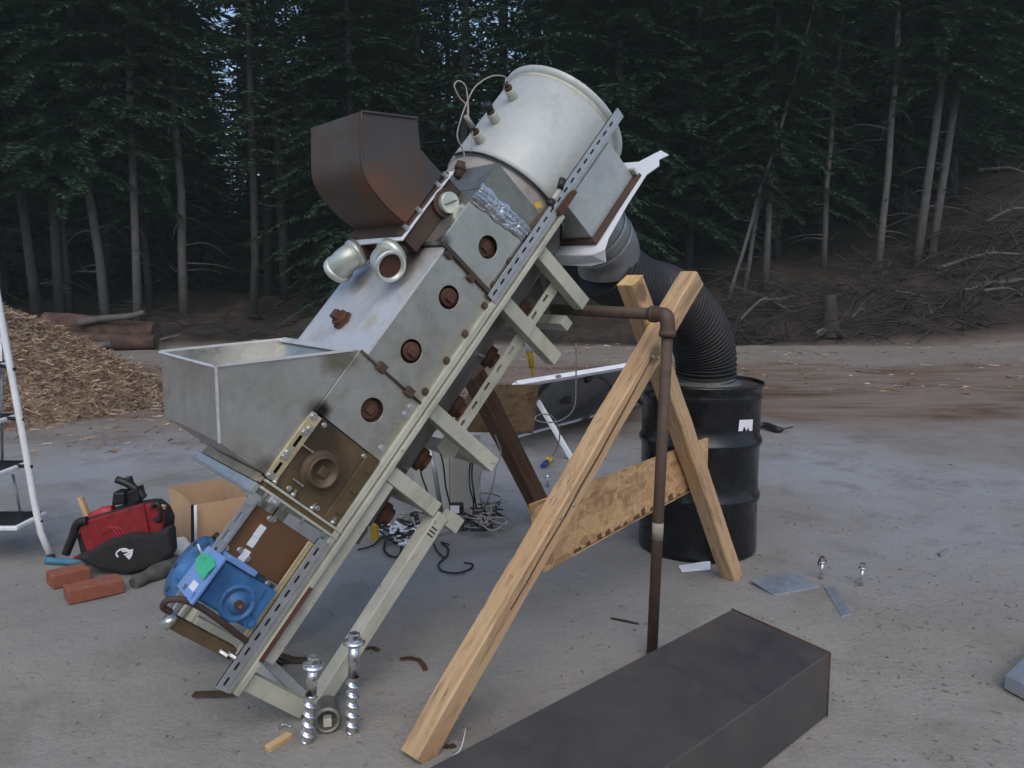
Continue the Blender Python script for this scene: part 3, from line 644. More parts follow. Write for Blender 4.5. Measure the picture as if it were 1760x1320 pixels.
mp('rim_strip', MB().bar((1.672, v0-.002, 1.05), (1.812, v0-.002, .894), .006, .010, (0, 1, 0)), 'rust_hop', hopr)
mp('weld_seam', MB().tube([(p_.x, v0-.001, p_.z) for p_ in _c], .0035, 8), 'rust_hop', hopr)
rb = mp('hopper_base', MB().box((1.468, v0, .603), (1.755, v1, .676)), 'rust', bevel=.003)
gk = [(1.452, v0-.02), (1.60, v0-.012), (1.775, v0-.018), (1.772, v1+.01), (1.60, v1+.015), (1.44, v1+.02)]
mp('gasket', MB().prism([(u, v, .678) for u, v in gk], (0, 0, .005)), 'paper', rb)
mp('base_flange', MB().box((1.468, v0-.006, .6845), (1.764, v1+.006, .692)), 'rust', rb)
ga = Vector((1.672, v0, .632)); q = MB().cyl(ga, ga-Vector((0, .02, 0)), .050, n=28); ga_ = mp('gauge_collar', q, 'rust', rb)
mp('gauge', MB().cyl(ga-Vector((0, .02, 0)), ga-Vector((0, .044, 0)), .037, n=28), 'fitting', rb, .003)
mp('gauge_slot', MB().bar(ga-Vector((.022, .0455, -.012)), ga-Vector((-.022, .0455, .012)), .003, .010, (0, 1, 0)), 'rust', ga_)
for u_ in (1.50, 1.58, 1.70, 1.745): mp('bolt', boltm((u_, v0-.006, .688), (0, 0, 1), .009, .016), 'bolt', rb)
# pipe elbows
def elbow(pts):
    P = spline(pts, 6); m = MB().tube(P, lambda t: .046+.004*math.sin(t*3), 22, cap=False)
    d = (P[-1]-P[-2]).normalized(); e = P[-1]
    m.lathe(e-d*.022, d, [(0, .048), (.002, .055), (.022, .056), (.026, .054), (.026, .044), (.0, .041)], 26)
    o = mp('pipe_elbow', m, 'fitting')
    mp('pipe_bore', MB().cyl(e-d*.012, e-d*.02, .043, n=24), 'rust_plug', o)
    d0 = (P[1]-P[0]).normalized(); mp('pipe_thread', MB().cyl(P[0]-d0*.05, P[0]+d0*.012, .040, n=20), 'rust', o)
    mp('elbow_collar', MB().lathe(P[0], d0, [(0, .046), (0, .056), (.026, .056), (.028, .048)], 24), 'fitting', o)
elbow([(1.43, .155, .650), (1.385, .145, .662), (1.362, .105, .668), (1.350, .065, .663)])
elbow([(1.435, .42, .650), (1.40, .425, .664), (1.37, .445, .664), (1.345, .48, .652)])
# round tank
tc = (.32, .335)
tk = mp('round_tank', MB().lathe((1.985, *tc), (1, 0, 0), [(0, .24), (0, .268), (.03, .27), (.455, .27), (.458, .262)], 64), 'tank')
mp('tank_lip', MB().lathe((2.43, *tc), (1, 0, 0), [(0, .271), (.004, .279), (.018, .287), (.024, .287), (.024, .262), (-.02, .25), (-.02, 0)], 64), 'tank', tk)
mp('tank_collar', MB().lathe((1.80, *tc), (1, 0, 0), [(0, 0), (0, .25), (.188, .258)], 64), 'collar', tk)
wr = [(1.984, tc[0]+.272*math.cos(R(a)), tc[1]+.272*math.sin(R(a))) for a in range(80, 245, 6)]
mp('band_wire', MB().tube(wr, .005, 6), 'black', tk)
mp('weld_stain_band', MB().lathe((2.415, *tc), (1, 0, 0), [(0, .2705), (.002, .2715), (.018, .2715), (.02, .2705)], 64), 'cream', tk)
sens = []
for (u_, an) in ((2.285, 104), (2.155, 104), (2.045, 104)):
    d = Vector((0, math.cos(R(an)), math.sin(R(an)))); c = Vector((u_, *tc))+d*.268
    q = mp('sensor_port', MB().cyl(c, c+d*.042, .020, n=18), 'cream', tk, .002)
    mp('sensor_nut', MB().cyl(c+d*.042, c+d*.056, .016, n=6, smooth=False).cyl(c+d*.056, c+d*.075, .009, n=12), 'rust', q); sens.append(c+d*.075)
mp('sensor_cap', MB().cyl(sens[1]-Vector((0, 0, .012)), sens[1]+Vector((0, 0, .012)), .018, n=14), 'black', tk)
dd = Vector((0, math.cos(R(104)), math.sin(R(104))))
mp('plug_connector', MB().cyl(sens[2], sens[2]+dd*.05, .012, .008, n=12), 'cable_grey', tk)
def wm(px, py): return onV(px, py, .24)
mp('sensor_wire', MB().tube(spline([sens[0], wm(868, 132), wm(845, 131), wm(818, 148), wm(803, 175), wm(792, 205), wm(786, 235), wm(797, 262), wm(798, 285)], 8), .0028, 6), 'cable_grey', tk)
mp('sensor_wire', MB().tube(spline([sens[2]+dd*.05, wm(805, 195), wm(804, 172), wm(800, 148), wm(788, 139), wm(781, 148), wm(790, 168), wm(803, 182), wm(804, 195), wm(812, 222), wm(809, 262)], 8), .0028, 6), 'cable_grey', tk)
mp('pipe_valve', MB().cyl(onV(787, 305, .2), onV(793, 278, .2), .016, n=12).cyl(onV(783, 300, .2), onV(797, 296, .2), .012, n=10).cyl(onV(790, 292, .2), onV(792, 284, .2), .021, n=8), 'rust', tk)
mp('igniter_plug', MB().cyl(onV(946, 350, -.01), onV(963, 325, -.01), .010, n=12), 'cream').name = 'igniter_plug'
mp('igniter_cap', MB().cyl(onV(962, 326, -.01), onV(967, 307, -.01), .013, n=12), 'black')
mp('igniter_nut', MB().cyl(onV(944, 354, -.01), onV(950, 344, -.01), .015, n=6), 'black')
mp('yellow_tag', MB().prism([onV(918, 349, -.004), onV(928, 346, -.004), onV(931, 356, -.004), onV(921, 359, -.004)], (0, -.002, 0)), 'yellow')
mp('upper_flange', MB().box((1.80, -.01, .286), (2.0, -.003, .35)), 'soot')
mp('rust_clip', MB().prism([onV(955, 362, -.022), onV(975, 335, -.022), onV(985, 326, -.022), onV(992, 330, -.022), onV(965, 370, -.022)], (0, -.004, 0)), 'rust_plug')
# outlet duct
dc = mp('outlet_duct', MB().box((2.003, .002, .092), (2.337, .40, .274)), 'duct', bevel=.003)
mp('duct_flange', MB().box((1.985, -.022, .076), (2.355, .425, .0915)), 'rust', dc, .002)
mp('duct_flange', MB().box((2.34, -.02, .092), (2.352, .42, .125)), 'fitting', dc, .002)
gk = [(1.935, .20), (1.94, -.02), (1.965, -.075), (2.02, -.055), (2.20, -.045), (2.355, -.045), (2.40, -.085), (2.44, -.06), (2.46, -.10), (2.50, -.03), (2.45, .06), (2.46, .16), (2.40, .22), (2.40, .43), (1.94, .43)]
mp('gasket_sheet', MB().prism([(u, v, .070+.004*math.sin(9*u+7*v)) for u, v in gk], (0, 0, .003)), 'paper', dc)
mp('gasket_flap', MB().prism([(1.940, -.02, .068), (1.965, -.075, .068), (1.945, -.06, .02), (1.930, .02, .015), (1.925, .18, .03), (1.935, .20, .068)], (-.003, 0, 0)), 'paper', dc)
mp('transition_plate', MB().box((1.955, .0, .052), (2.36, .42, .064)), 'duct', dc, .002)
ec = MM @ Vector((2.16, .21, .055)); e0 = Y(1043, 430, 3.62); e1 = Y(1047, 462, 3.66)
eo = MB().tube([toM(p) for p in spline([ec, ec.lerp(e0, .5)+Vector((.01, 0, 0)), e0, e1], 6)], lambda t: .150-.012*t, 36, cap=False)
mp('outlet_elbow', eo, 'elbow', dc)
for tt in (.35, .62): mp('seam_band', MB().tube([toM(ec.lerp(e0, tt)+Vector((.012, 0, 0))), toM(ec.lerp(e0, tt+.06)+Vector((.012, 0, 0)))], .1505-.012*tt*.6, 36, cap=False), 'duct', dc)
hd = (Y(1095, 492, 3.75)-e1).normalized()
mp('tape_ring', MB().tube([toM(e1-hd*.02), toM(e1+hd*.02)], .143, 36, cap=False), 'galv_dark', dc)

# ------------------------------------------------------------------ hose and drum
hpts = spline([e1-hd*.03, Y(1092, 492, 3.78), Y(1147, 513, 3.95), Y(1190, 553, 4.08), Y(1211, 603, 4.17), Y(1213, 655, 4.2)], 40)
nh = len(hpts)
tot = [0]
for i in range(1, nh): tot.append(tot[-1]+(hpts[i]-hpts[i-1]).length)
fine = []; N = 460
for k in range(N+1):
    s = tot[-1]*k/N; j = max(i for i in range(nh) if tot[i] <= s+1e-9); j = min(j, nh-2)
    fine.append(hpts[j].lerp(hpts[j+1], (s-tot[j])/max(1e-6, tot[j+1]-tot[j])))
def hr(t):
    a = .0015+.0085*sm(t, .18, .5); ph = 2*math.pi*46*t
    return .147+.003*math.sin(17*t)*(1-t)+a*math.sin(ph)+.004*(1-sm(t, 0, .2))*math.sin(23*t)
ho = MB().tube(fine, hr, 48)
tag(ho.build('duct_hose', 'hose'), 'fat black corrugated duct hose curving down from the machine outlet into the drum', 'hose')
dr = thing('steel_drum', (.985, 4.2, 0), 'tall black steel drum with white sticker under the corrugated hose', 'drum')
RD = .306
prof = [(0, .29), (.006, RD), (.02, RD)]
for hc_ in (.30, .585): prof += [(hc_-.03, RD-.004), (hc_-.012, RD+.007), (hc_, RD+.010), (hc_+.012, RD+.007), (hc_+.03, RD-.004)]
prof += [(.80, RD-.004), (.815, RD+.003), (.83, RD-.003), (.862, RD-.003), (.868, RD+.008), (.880, RD+.010), (.886, RD+.004), (.884, RD-.006), (.872, RD-.010)]
MB().lathe((.985, 4.2, 0), (0, 0, 1), prof, 72).build('body', 'drum', dr)
ld = MB().lathe((.985, 4.2, .868), (0, 0, 1), [(0, RD-.009), (.004, .22), (.004, 0)], 64).build('lid', 'drum_lid', dr)
MB().lathe(Vector((fine[-1].x, fine[-1].y, .873)), (0, 0, 1), [(0, .185), (.006, .18), (.008, .155), (.03, .152), (.03, .14)], 48).build('hose_collar', 'galv_dark', dr)
def onDrum(px, py, r):
    r_ = ray(px, py); o = CAMP-Vector((.985, 4.2, 0)); A = r_.x**2+r_.y**2; B = 2*(o.x*r_.x+o.y*r_.y); C = o.x**2+o.y**2-r*r
    return CAMP+r_*((-B-math.sqrt(max(0, B*B-4*A*C)))/(2*A))
stk = [onDrum(*p, RD+.0025) for p in ((1271, 722), (1281, 721.5), (1294, 721), (1293, 740), (1288, 741), (1286, 734), (1283, 741), (1279, 733), (1276, 741), (1269, 741))]
MB().prism(stk, (.0005, .0012, 0)).build('sticker', 'paper', dr)

# ------------------------------------------------------------------ wooden trestle and pipe prop
tr = thing('wooden_trestle', (.35, 2.9, 0), 'pine X trestle of two crossed posts with strand board brace, before the drum', 'trestle')
gl, gr = G(720, 1300), G(1262, 1015); pd = (gr-gl).normalized(); pn = Vector((-pd.y, pd.x, 0))
def onT(px, py, off=0.):
    r = ray(px, py); o = gl+pn*off; return CAMP+r*((o-CAMP).dot(pn)/r.dot(pn))
def post(name, p, q, wd, ht, m, parent, split=False, cut=None):
    M = frame(p, q, pn); L = (Vector(q)-Vector(p)).length; mb = ML()
    nseg = 14; random.seed(int(L*1000)); rows = []
    for k in range(nseg+1):
        x = L*k/nseg; jy = random.uniform(-.002, .002); jz = random.uniform(-.002, .002)
        c = .006
        rows.append([(x, -wd/2+c+jy, -ht/2+jz), (x, wd/2-c+jy, -ht/2+jz), (x, wd/2+jy, -ht/2+c+jz), (x, wd/2+jy, ht/2-c+jz), (x, wd/2-c+jy, ht/2+jz), (x, -wd/2+c+jy, ht/2+jz), (x, -wd/2+jy, ht/2-c+jz), (x, -wd/2+jy, -ht/2+c+jz)])
    vs = [v for r_ in rows for v in r_]
    mb.add(vs, [(j*8+i, j*8+(i+1) % 8, (j+1)*8+(i+1) % 8, (j+1)*8+i) for j in range(nseg) for i in range(8)])
    mb.add(rows[0], [tuple(reversed(range(8)))]); mb.add(rows[-1], [tuple(range(8))])
    o = mb.build(name, m, parent, M=M)
    return o, M, L
L0 = onT(713, 1304, 0)+Vector((0, 0, -.0)); L1 = onT(1188, 478, 0)
R1 = onT(1083, 482, .092); R0 = onT(1258, 1015, .092); 
R0.z = max(0, min(R0.z, .0)); 
L0 = L0+(L0-L1).normalized()*.0
pl_, Ml, Ll = post('post', L0, L1, .079, .080, 'wood', tr)
# long drying crack along the near post
ck = ML()
cr = [(.28, .002), (.5, .008), (.75, .004), (.98, -.004), (1.0, .002), (.75, .012), (.5, .018), (.3, .006)]
f0 = -.0403
zz = -.0005
ckp = [(.52, .004), (.62, .001), (.75, .003), (.88, -.001), (1.0, .004), (1.15, .002), (1.3, .006), (1.44, .010), (1.58, .014)]
for k, ((xa, ya), (xb, yb)) in enumerate(zip(ckp, ckp[1:])):
    wk = .003+.006*math.sin(math.pi*(k+.5)/8)
    ck.hexa([(xa-.004, ya-wk/2, f0-.0012), (xb+.004, yb-wk/2, f0-.0012), (xb+.004, yb+wk/2, f0-.0012), (xa-.004, ya+wk/2, f0-.0012)], [(xa-.004, ya-wk/2, f0+.004), (xb+.004, yb-wk/2, f0+.004), (xb+.004, yb+wk/2, f0+.004), (xa-.004, ya+wk/2, f0+.004)])
ck.build('drying_crack', 'wood_old', pl_, M=Ml)
pr_, Mr, Lr = post('post', R0, R1, .078, .080, 'wood', tr)
cut = ML().box((Lr+.0003, -.037, -.038), (Lr+.002, .037, .038)); cut.build('cut_end', 'wood_cut', pr_, M=Mr)
kb = ML()
random.seed(3)
for k in range(26):
    x = random.uniform(.1, Ll-.1); kb.bar((x, -.040, -.03+random.uniform(-.01, .03)), (x+random.uniform(.01, .05), -.044, random.uniform(-.03, .04)), .004+.006*random.random(), .0016, (0, 1, 0))
kb.build('bark_scrapes', 'wood_old', pl_, M=Ml)
for xx, yy_ in ((Ll-.42, .012), (Ll-.40, -.018), (.86, .015), (.93, -.012)):
    sh = ML(); sh.cyl((xx, yy_, -.0435), (xx, yy_, -.039), .006, n=12); sh.build('screw_head', 'bolt', pl_, M=Ml)
bo = .145
b4 = [onT(*p, bo) for p in ((912, 868), (1217, 753), (1219, 828), (934, 985))]
Mb = frame(b4[0], b4[1], pn); Mi = Mb.inverted(); q4 = [Mi @ p for p in b4]
ML().prism([q4[0], q4[1], q4[2]+Vector((-.015, 0, 0)), (q4[2]+q4[3])*.5+Vector((0, .004, 0)), q4[3]], (0, 0, .012)).build('brace_board', 'osb', tr, M=Mb)
eb_ = ML(); e3, e2 = q4[3], q4[2]; random.seed(8)
for k in range(14):
    t0 = .16+k*.055+random.uniform(-.01, .01); a = e3.lerp(e2, t0); b = e3.lerp(e2, t0+.02+.02*random.random()); up_ = (q4[0]-q4[3]).normalized()*random.uniform(.012, .035)
    s0 = (q4[0]-q4[3]).normalized()*.012
    eb_.add([a+s0+Vector((0, 0, -.0012)), b+s0+Vector((0, 0, -.0012)), b+s0+up_+Vector((0, 0, -.0012)), a+s0+up_*.8+Vector((0, 0, -.0012))], [(0, 1, 2, 3)])
eb_.bar(e3.lerp(e2, .15)+s0+Vector((0, 0, -.0011)), e3.lerp(e2, .94)+s0+Vector((0, 0, -.0011)), .004, .0006, (0, 0, 1))
eb_.build('stamp_marks', 'wood_old', [c for c in tr.children if c.name.startswith('brace_board')][0], M=Mb)
pp = thing('rusty_pipe_prop', Y(1130, 1140, 2.88), 'rusty pipe with elbow, upright before the wooden X and running to the machine', 'pipe')
el = Y(1148, 541, 2.88); base = Vector((el.x-.025, el.y+.02, 0.0))
MB().tube([base, base.lerp(el, .5), el-Vector((0, 0, .06))], .0205, 20).build('upright', 'pipe_rust', pp)
hz_end = el+ax_b*.62
MB().tube([el+ax_b*.06, hz_end], .022, 20).build('cross_pipe', 'pipe_rust', pp)
ep = spline([el-Vector((0, 0, .075)), el-Vector((0, 0, .035)), el+ax_b*.008+Vector((0, 0, -.006)), el+ax_b*.035+Vector((0, 0, .0)), el+ax_b*.075], 6)
em = MB().tube(ep, .0265, 22); em.cyl(ep[0]-Vector((0, 0, .002)), ep[0]+Vector((0, 0, .02)), .0305, n=22); em.cyl(ep[-1], ep[-1]-ax_b*.02, .0305, n=22)
em.build('elbow', 'pipe_rust', pp)
tp = base.lerp(el, .36); MB().tube([tp, tp+(el-base)*.05], .0213, 16).build('tape_wrap', 'packing', pp)

# second, weathered trestle behind the machine
t2 = thing('weathered_trestle', G(930, 885), 'dark weathered post with a strand board, standing behind the machine', 'trestle')
def post2(p, q): return post('post', p, q, .10, .09, 'wood_old', t2)
p0 = G(938, 890); post2(p0, Y(812, 640, p0.y-.55))
p1 = Y(800, 900, p0.y-.6); 
a4 = [Y(812, 662, 4.45), Y(926, 661, 4.62), Y(917, 745, 4.62), Y(772, 742, 4.42)]
M2 = frame(a4[0], a4[1], pn); i2 = M2.inverted()
ML().prism([i2 @ p for p in a4], (0, 0, .012)).build('brace_board', 'osb_old', t2, M=M2)
MB().tube([Y(1038-200+8, 726, 4.38), Y(843, 716, 4.34)], .012, 10).build('pale_dowel', 'wood_pale', t2)

# ------------------------------------------------------------------ dark steel box in the foreground
H_B = .22
bc = [G(1427, 1122, H_B), G(1258, 1047, H_B), G(735, 1320, H_B)]
dirl = (bc[2]-bc[1]).normalized(); wv = bc[0]-bc[1]; Lb = 1.75
A, B = bc[1], bc[0]; Cc, D = B+dirl*Lb, A+dirl*Lb; dz = Vector((0, 0, -H_B+.004))
sb = thing('steel_box_section', (A+D)/2+dz, 'long dark mill scale steel box lying on the ground in the foreground', 'steel box')
Mx = frame(A, B, (0, 0, 1))
bx = MB().hexa([p+dz for p in (A, B, Cc, D)], [A, B, Cc, D]); bx.build('shell', 'box_steel', sb, bevel=.004)
for p, q in ((A, B), (B, B+dz)):
    MB().tube([p*.999+q*.001, p.lerp(q, .5)+Vector((0, 0, .0008)), q], .0032, 8).build('weld_bead', 'rust_plug', sb)

# ------------------------------------------------------------------ big screws
def bigscrew(px, py, top, label, lean):
    b = G(px, py); r0 = .0165
    ht = Y(top[0], top[1], b.y); H = ht.z
    axis_ = (Vector((ht.x, b.y+lean, ht.z))-b).normalized()
    t = thing('screw_anchor', b, label, 'screw', 'big zinc screws standing by the machine foot')
    m = MB(); n, mz = 28, 150; L = H*.58; d, e, u = basis(axis_); vs = []
    for j in range(mz+1):
        z = L*j/mz
        for i in range(n):
            ph = (z/.033-i/n) % 1.0; rr = .0125+.0095*max(0, 1-abs(ph-.5)*4.2)**.7
            if j < 8: rr *= .55+.45*j/8
            a = 2*math.pi*i/n; vs.append(b+d*z+(e*math.cos(a)+u*math.sin(a))*rr)
    m.add(vs, [(j*n+i, (j+1)*n+i, (j+1)*n+(i+1) % n, j*n+(i+1) % n) for j in range(mz) for i in range(n)], True)
    m.build('thread', 'screw', t)
    MB().cyl(b+d*L, b+d*(H-.03), r0, n=20).build('shank', 'screw', t)
    MB().lathe(b+d*(H-.032), d, [(0, .017), (0, .034), (.005, .034), (.012, .023), (.012, 0)], 28).build('washer', 'screw', t)
    MB().cyl(b+d*(H-.02), b+d*H, .0205, .019, n=6, smooth=False).build('hex_head', 'screw', t, bevel=.002)
bigscrew(528, 1278, (541, 1125), 'shorter looking zinc screw at the left, nearest the machine foot', -.01)
bigscrew(605, 1262, (609, 1088), 'zinc hex head screw standing on the right of the roller, before the foot strut', 0)
# ------------------------------------------------------------------ small things round the foot
rf = G(562, 1258); c0 = rf+Vector((-.005, .03, .036)); dv = Vector((.25, -1, .12)).normalized()
ro = thing('pipe_coupling', rf, 'dark round pipe coupling with a pale square plug, half buried between the two big screws', 'pipe fitting')
MB().lathe(c0+dv*-.07, dv, [(0, .040), (.09, .042), (.11, .040), (.11, .030), (.085, .028), (.085, 0)], 32).build('ring', 'galv_dark', ro)
MB().bar(c0+dv*.015, c0+dv*.055, .026, .026).build('square_plug', 'cream', ro, bevel=.003)
def block(name, p, d, L, wd, ht, m, label, cat, z0=0., bev=.003, tilt=0.):
    p = Vector(p); d = Vector(d).normalized(); M = frame(p+Vector((0, 0, z0)), p+d+Vector((0, 0, z0+tilt)))
    o = ML().box((0, -wd/2, 0), (L, wd/2, ht)).build(name, m, None, M=M, bevel=bev); return tag(o, label, cat)
p = G(460, 1292); q = G(498, 1268)
block('wood_offcut', p, q-p, (q-p).length, .028, .018, 'wood_pale', 'small pale wood offcut on the sand beside the screw', 'wood offcut')
hk = [G(476, 1256, .004), G(484, 1247, .006), G(492, 1245, .01), G(500, 1250, .006)]
tag(MB().tube(spline(hk, 5), .0035, 8).build('bent_wire', 'screw'), 'tiny bent shiny wire beside the wood offcut', 'wire')
cl = thing('pry_tool', G(505, 1165), 'dark pronged steel tool lying behind the machine foot', 'tool')
k4 = [Y(p_[0], p_[1], 2.85) for p_ in ((465, 1130), (482, 1128), (500, 1134), (524, 1135), (524, 1147), (506, 1149), (497, 1158), (508, 1180), (494, 1170), (484, 1158), (474, 1146))]
MB().prism(k4, (.004, .03, 0)).build('jaw', 'rust', cl, bevel=.004)
MB().tube(spline([Y(464, 1142, 2.84), Y(474, 1134, 2.83), Y(488, 1140, 2.83)], 5), .010, 10).build('pivot', 'black', cl)
tag(MB().bar(G(332, 1193, .008), G(406, 1191, .012), .03, .006).build('flat_bar', 'rust'), 'rusty flat bar on the sand under the lower end of the machine', 'bar')
for pts, lab in (([(688, 1132), (704, 1130), (720, 1133), (728, 1143), (731, 1151)], 'curled orange rust flake on the sand between machine and near post'), ([(628, 1115), (640, 1112), (651, 1118)], 'short rust flake beside the foot strut'), ([(764, 1282), (772, 1284), (782, 1280)], 'thin rust flake near the bottom of the near post')):
    m = MB(); P = [G(*p_, .006) for p_ in pts]
    for a, b in zip(P, P[1:]): m.bar(a, b, .018, .003)
    tag(m.build('rust_flake', 'rust_plug'), lab, 'rust flake')
tag(MB().tube([G(1050, 1063, .005), G(1075, 1067, .012), G(1098, 1073, .005)], .005, 6).build('twig', 'twig'), 'single dark twig on the sand left of the upright pipe', 'twig')
tag(MB().tube(spline([G(770, 1305, .005), G(790, 1290, .02), G(798, 1265, .03), G(800, 1252, .02)], 6), .002, 6).build('plastic_strip', 'paper'), 'thin clear plastic strip curling up beside the steel box', 'plastic strip')
# plates and bolts on the right
def slab(name, px4, th, m, label, cat, z=.004, lift=(0, 0, 0, 0)):
    pts = [G(*p_, z+th+l) for p_, l in zip(px4, lift)]
    return tag(MB().prism([p_-Vector((0, 0, th)) for p_ in pts], (0, 0, th)).build(name, m, None, bevel=.0015), label, cat)
slab('steel_plate', [(1289, 995), (1362, 983), (1408, 1008), (1331, 1022)], .008, 'plate', 'square grey steel plate on the sand right of the wooden trestle', 'steel plate', .004, (.012, .022, .0, .0))
slab('steel_strip', [(1417, 1009), (1433, 1008), (1464, 1055), (1446, 1059)], .006, 'plate', 'narrow steel strip with holes beside the square plate', 'steel strip')
slab('steel_channel', [(1728, 1160), (1800, 1090), (1900, 1130), (1830, 1215)], .05, 'plate', 'grey steel channel cut off by the right edge of the picture', 'steel channel', .002)
slab('steel_offcut', [(1612, 950), (1627, 941), (1632, 944), (1617, 954)], .008, 'plate', 'tiny steel offcut alone on the sand at the right', 'steel offcut')
slab('paper_scrap', [(1166, 972), (1221, 963), (1221, 979), (1172, 983)], .002, 'paper', 'white paper scrap at the foot of the black drum', 'paper', .006, (0, .01, 0, 0))
def smallbolt(px, py, top, label):
    b = G(px, py); t_ = Y(*top, b.y); d = (t_-b).normalized(); L = (t_-b).length
    o = thing('anchor_bolt', b, label, 'bolt', 'anchor bolts standing on the sand')
    MB().cyl(b, b+d*(L*.8), .008, n=14).build('shank', 'screw', o)
    MB().lathe(b+d*L*.78, d, [(0, .009), (0, .019), (.004, .019), (.004, .008)], 18).build('washer', 'bolt', o)
    MB().cyl(b+d*L*.82, b+d*L, .012, n=6, smooth=False).build('nut', 'screw', o)
smallbolt(1411, 996, (1414, 958), 'upright bolt with a bent wire loop right behind the square steel plate')
o = [x for x in COL.objects if x.name.startswith('anchor_bolt')][0]
MB().tube(spline([Y(1406, 972, o.location.y), Y(1408, 962, o.location.y), Y(1415, 956, o.location.y), Y(1421, 968, o.location.y)], 5), .003, 6).build('wire_loop', 'black', o)
smallbolt(1480, 1008, (1483, 968), 'upright bolt with a bright head standing right of the narrow steel strip')
gb_ = thing('black_grip', G(1330, 742), 'black tool grip lying on the ground behind the drum', 'tool')
MB().tube(spline([G(1298, 732, .03), G(1316, 731, .035), G(1335, 738, .03), G(1345, 738, .03)], 6), lambda t: .018+.014*math.sin(t*3.1), 12).build('handle', 'black', gb_)
MB().tube([G(1343, 738, .03), G(1362, 734, .04)], .008, 8).build('tip', 'rust', gb_)

# ------------------------------------------------------------------ left: step ladder, tools, bricks, carton
lf = G(88, 960); ly = lf.y
ld_ = thing('step_ladder', lf, 'white metal step ladder with black treads, cut off by the left edge', 'ladder')
rp = [Y(88, 958, ly), Y(70, 915, ly), Y(58, 858, ly), Y(44, 775, ly), Y(22, 655, ly), Y(0, 535, ly), Y(-30, 370, ly)]
MB().tube(rp, .0165, 14).build('side_rail', 'white', ld_)
MB().tube([p_+Vector((-.62, .0, 0)) for p_ in rp], .0165, 14).build('side_rail', 'white', ld_)
MB().cyl(G(88, 964), G(88, 964)+Vector((0, 0, .03)), .02, n=14).build('foot', 'black', ld_)
for (xr, yt, link) in ((56, 893, (62, 895)), (27, 803, (45, 800)), (8, 720, (30, 720)), (-8, 628, (16, 633))):
    c = Y(xr, yt, ly-.02); w_ = .40
    tr_ = MB().box((c.x-w_, c.y-.13, c.z-.018), (c.x, c.y+.13, c.z+.004)).build('step', 'white', ld_, bevel=.006)
    MB().box((c.x-w_+.02, c.y-.115, c.z+.0045), (c.x-.018, c.y+.115, c.z+.009)).build('tread', 'black', tr_)
    MB().tube([c+Vector((-.01, .03, 0)), Y(link[0]+10, link[1]+2, ly)], .009, 8).build('link', 'black', tr_)
for (x0, y0, x1, y1) in ((22, 815, 35, 880), (2, 560, 4, 800)): MB().tube([Y(x0, y0, ly+.1), Y(x1, y1, ly+.1)], .007, 8).build('stay', 'strut', ld_)
tag(MB().tube(spline([G(80, 963, .02), G(105, 965, .018), G(130, 966, .02), G(165, 962, .02)], 5), .017, 12).build('blue_pipe', 'teal'), 'short blue plastic pipe between ladder foot and tool bag', 'pipe')
# tool bag
gB = G(210, 985); by = gB.y
bg_ = thing('tool_bag', gB, 'red and black open tool bag with a white emblem, slumped beside the bricks', 'tool bag')
def outl(pts, y, dep, name, m, parent, bev=.015, lean=0.):
    P = [Y(px, py, y) for px, py in pts]; zb = min(p_.z for p_ in P)
    P = [p_+Vector((0, (p_.z-zb)*lean, 0)) for p_ in P]
    o = MB().prism(P, (0, dep, 0)).build(name, m, parent, bevel=bev)
    for pl2 in o.data.polygons: pl2.use_smooth = False
    return o
outl([(128, 925), (140, 895), (200, 878), (256, 868), (272, 884), (280, 902), (277, 952), (256, 974), (205, 985), (160, 975), (135, 960)], by+.02, .17, 'bag_body', 'cloth_black', bg_, .03)
rp_ = outl([(134, 908), (150, 895), (200, 880), (246, 866), (252, 895), (258, 930), (215, 945), (160, 952), (148, 948)], by+.0, .03, 'red_panel', 'red', bg_, .008)
outl([(246, 868), (268, 864), (280, 890), (278, 918), (262, 932), (254, 905)], by+.01, .04, 'red_panel', 'red', bg_, .012)
outl([(150, 950), (182, 930), (236, 915), (252, 922), (290, 908), (294, 955), (270, 975), (218, 988), (172, 982), (140, 968), (124, 958)], by-.035, .10, 'front_pouch', 'cloth_black', bg_, .022)
for off in (0, 9, 18):
    MB().tube(spline([Y(177+off*.35, 918-off*.1, by-.003), Y(184+off*.6, 906, by-.003), Y(192+off*.9, 908+off*.1, by-.003), Y(204+off*.5, 922-off*.12, by-.003)], 5), .0025, 6).build('red_stitching', 'red_tool', rp_)
emb = MB(); ye = by-.0365
emb.tube(spline([Y(203, 958, ye), Y(200, 951, ye), Y(207, 945, ye), Y(217, 944, ye), Y(222, 950, ye), Y(214, 954, ye)], 6), .0045, 8)
emb.prism([Y(*p_, ye-.001) for p_ in ((205, 943), (214, 946), (229, 944), (227, 955), (222, 962), (216, 956), (220, 949), (210, 949))], (0, .004, 0))
emb.build('emblem', 'paper', bg_)
MB().tube(spline([Y(150, 894, by), Y(133, 900, by), Y(126, 920, by), Y(118, 940, by), Y(113, 952, by)], 6), .020, 12).build('strap', 'black', bg_)
MB().tube(spline([Y(262, 872, by), Y(266, 866, by), Y(273, 868, by), Y(276, 884, by), Y(272, 895, by), Y(266, 890, by)], 5), .010, 10).build('loop_handle', 'black', bg_)
MB().tube(spline([Y(128, 958, by), Y(150, 960, by), Y(180, 958, by)], 5), .008, 8).build('zip_edge', 'red', bg_)
def inbag(name, p, q, wd, m, label, cat, yy=.1):
    M = frame(Y(*p, by+yy), Y(*q, by+yy)); L = (Y(*p, by+yy)-Y(*q, by+yy)).length
    return tag(ML().box((0, -wd/2, -.012), (L, wd/2, .012)).build(name, m, None, M=M, bevel=.003), label, cat)
inbag('wood_stake', (158, 905), (138, 854), .030, 'wood_pale', 'pale wood stake sticking out of the left of the tool bag', 'stake')
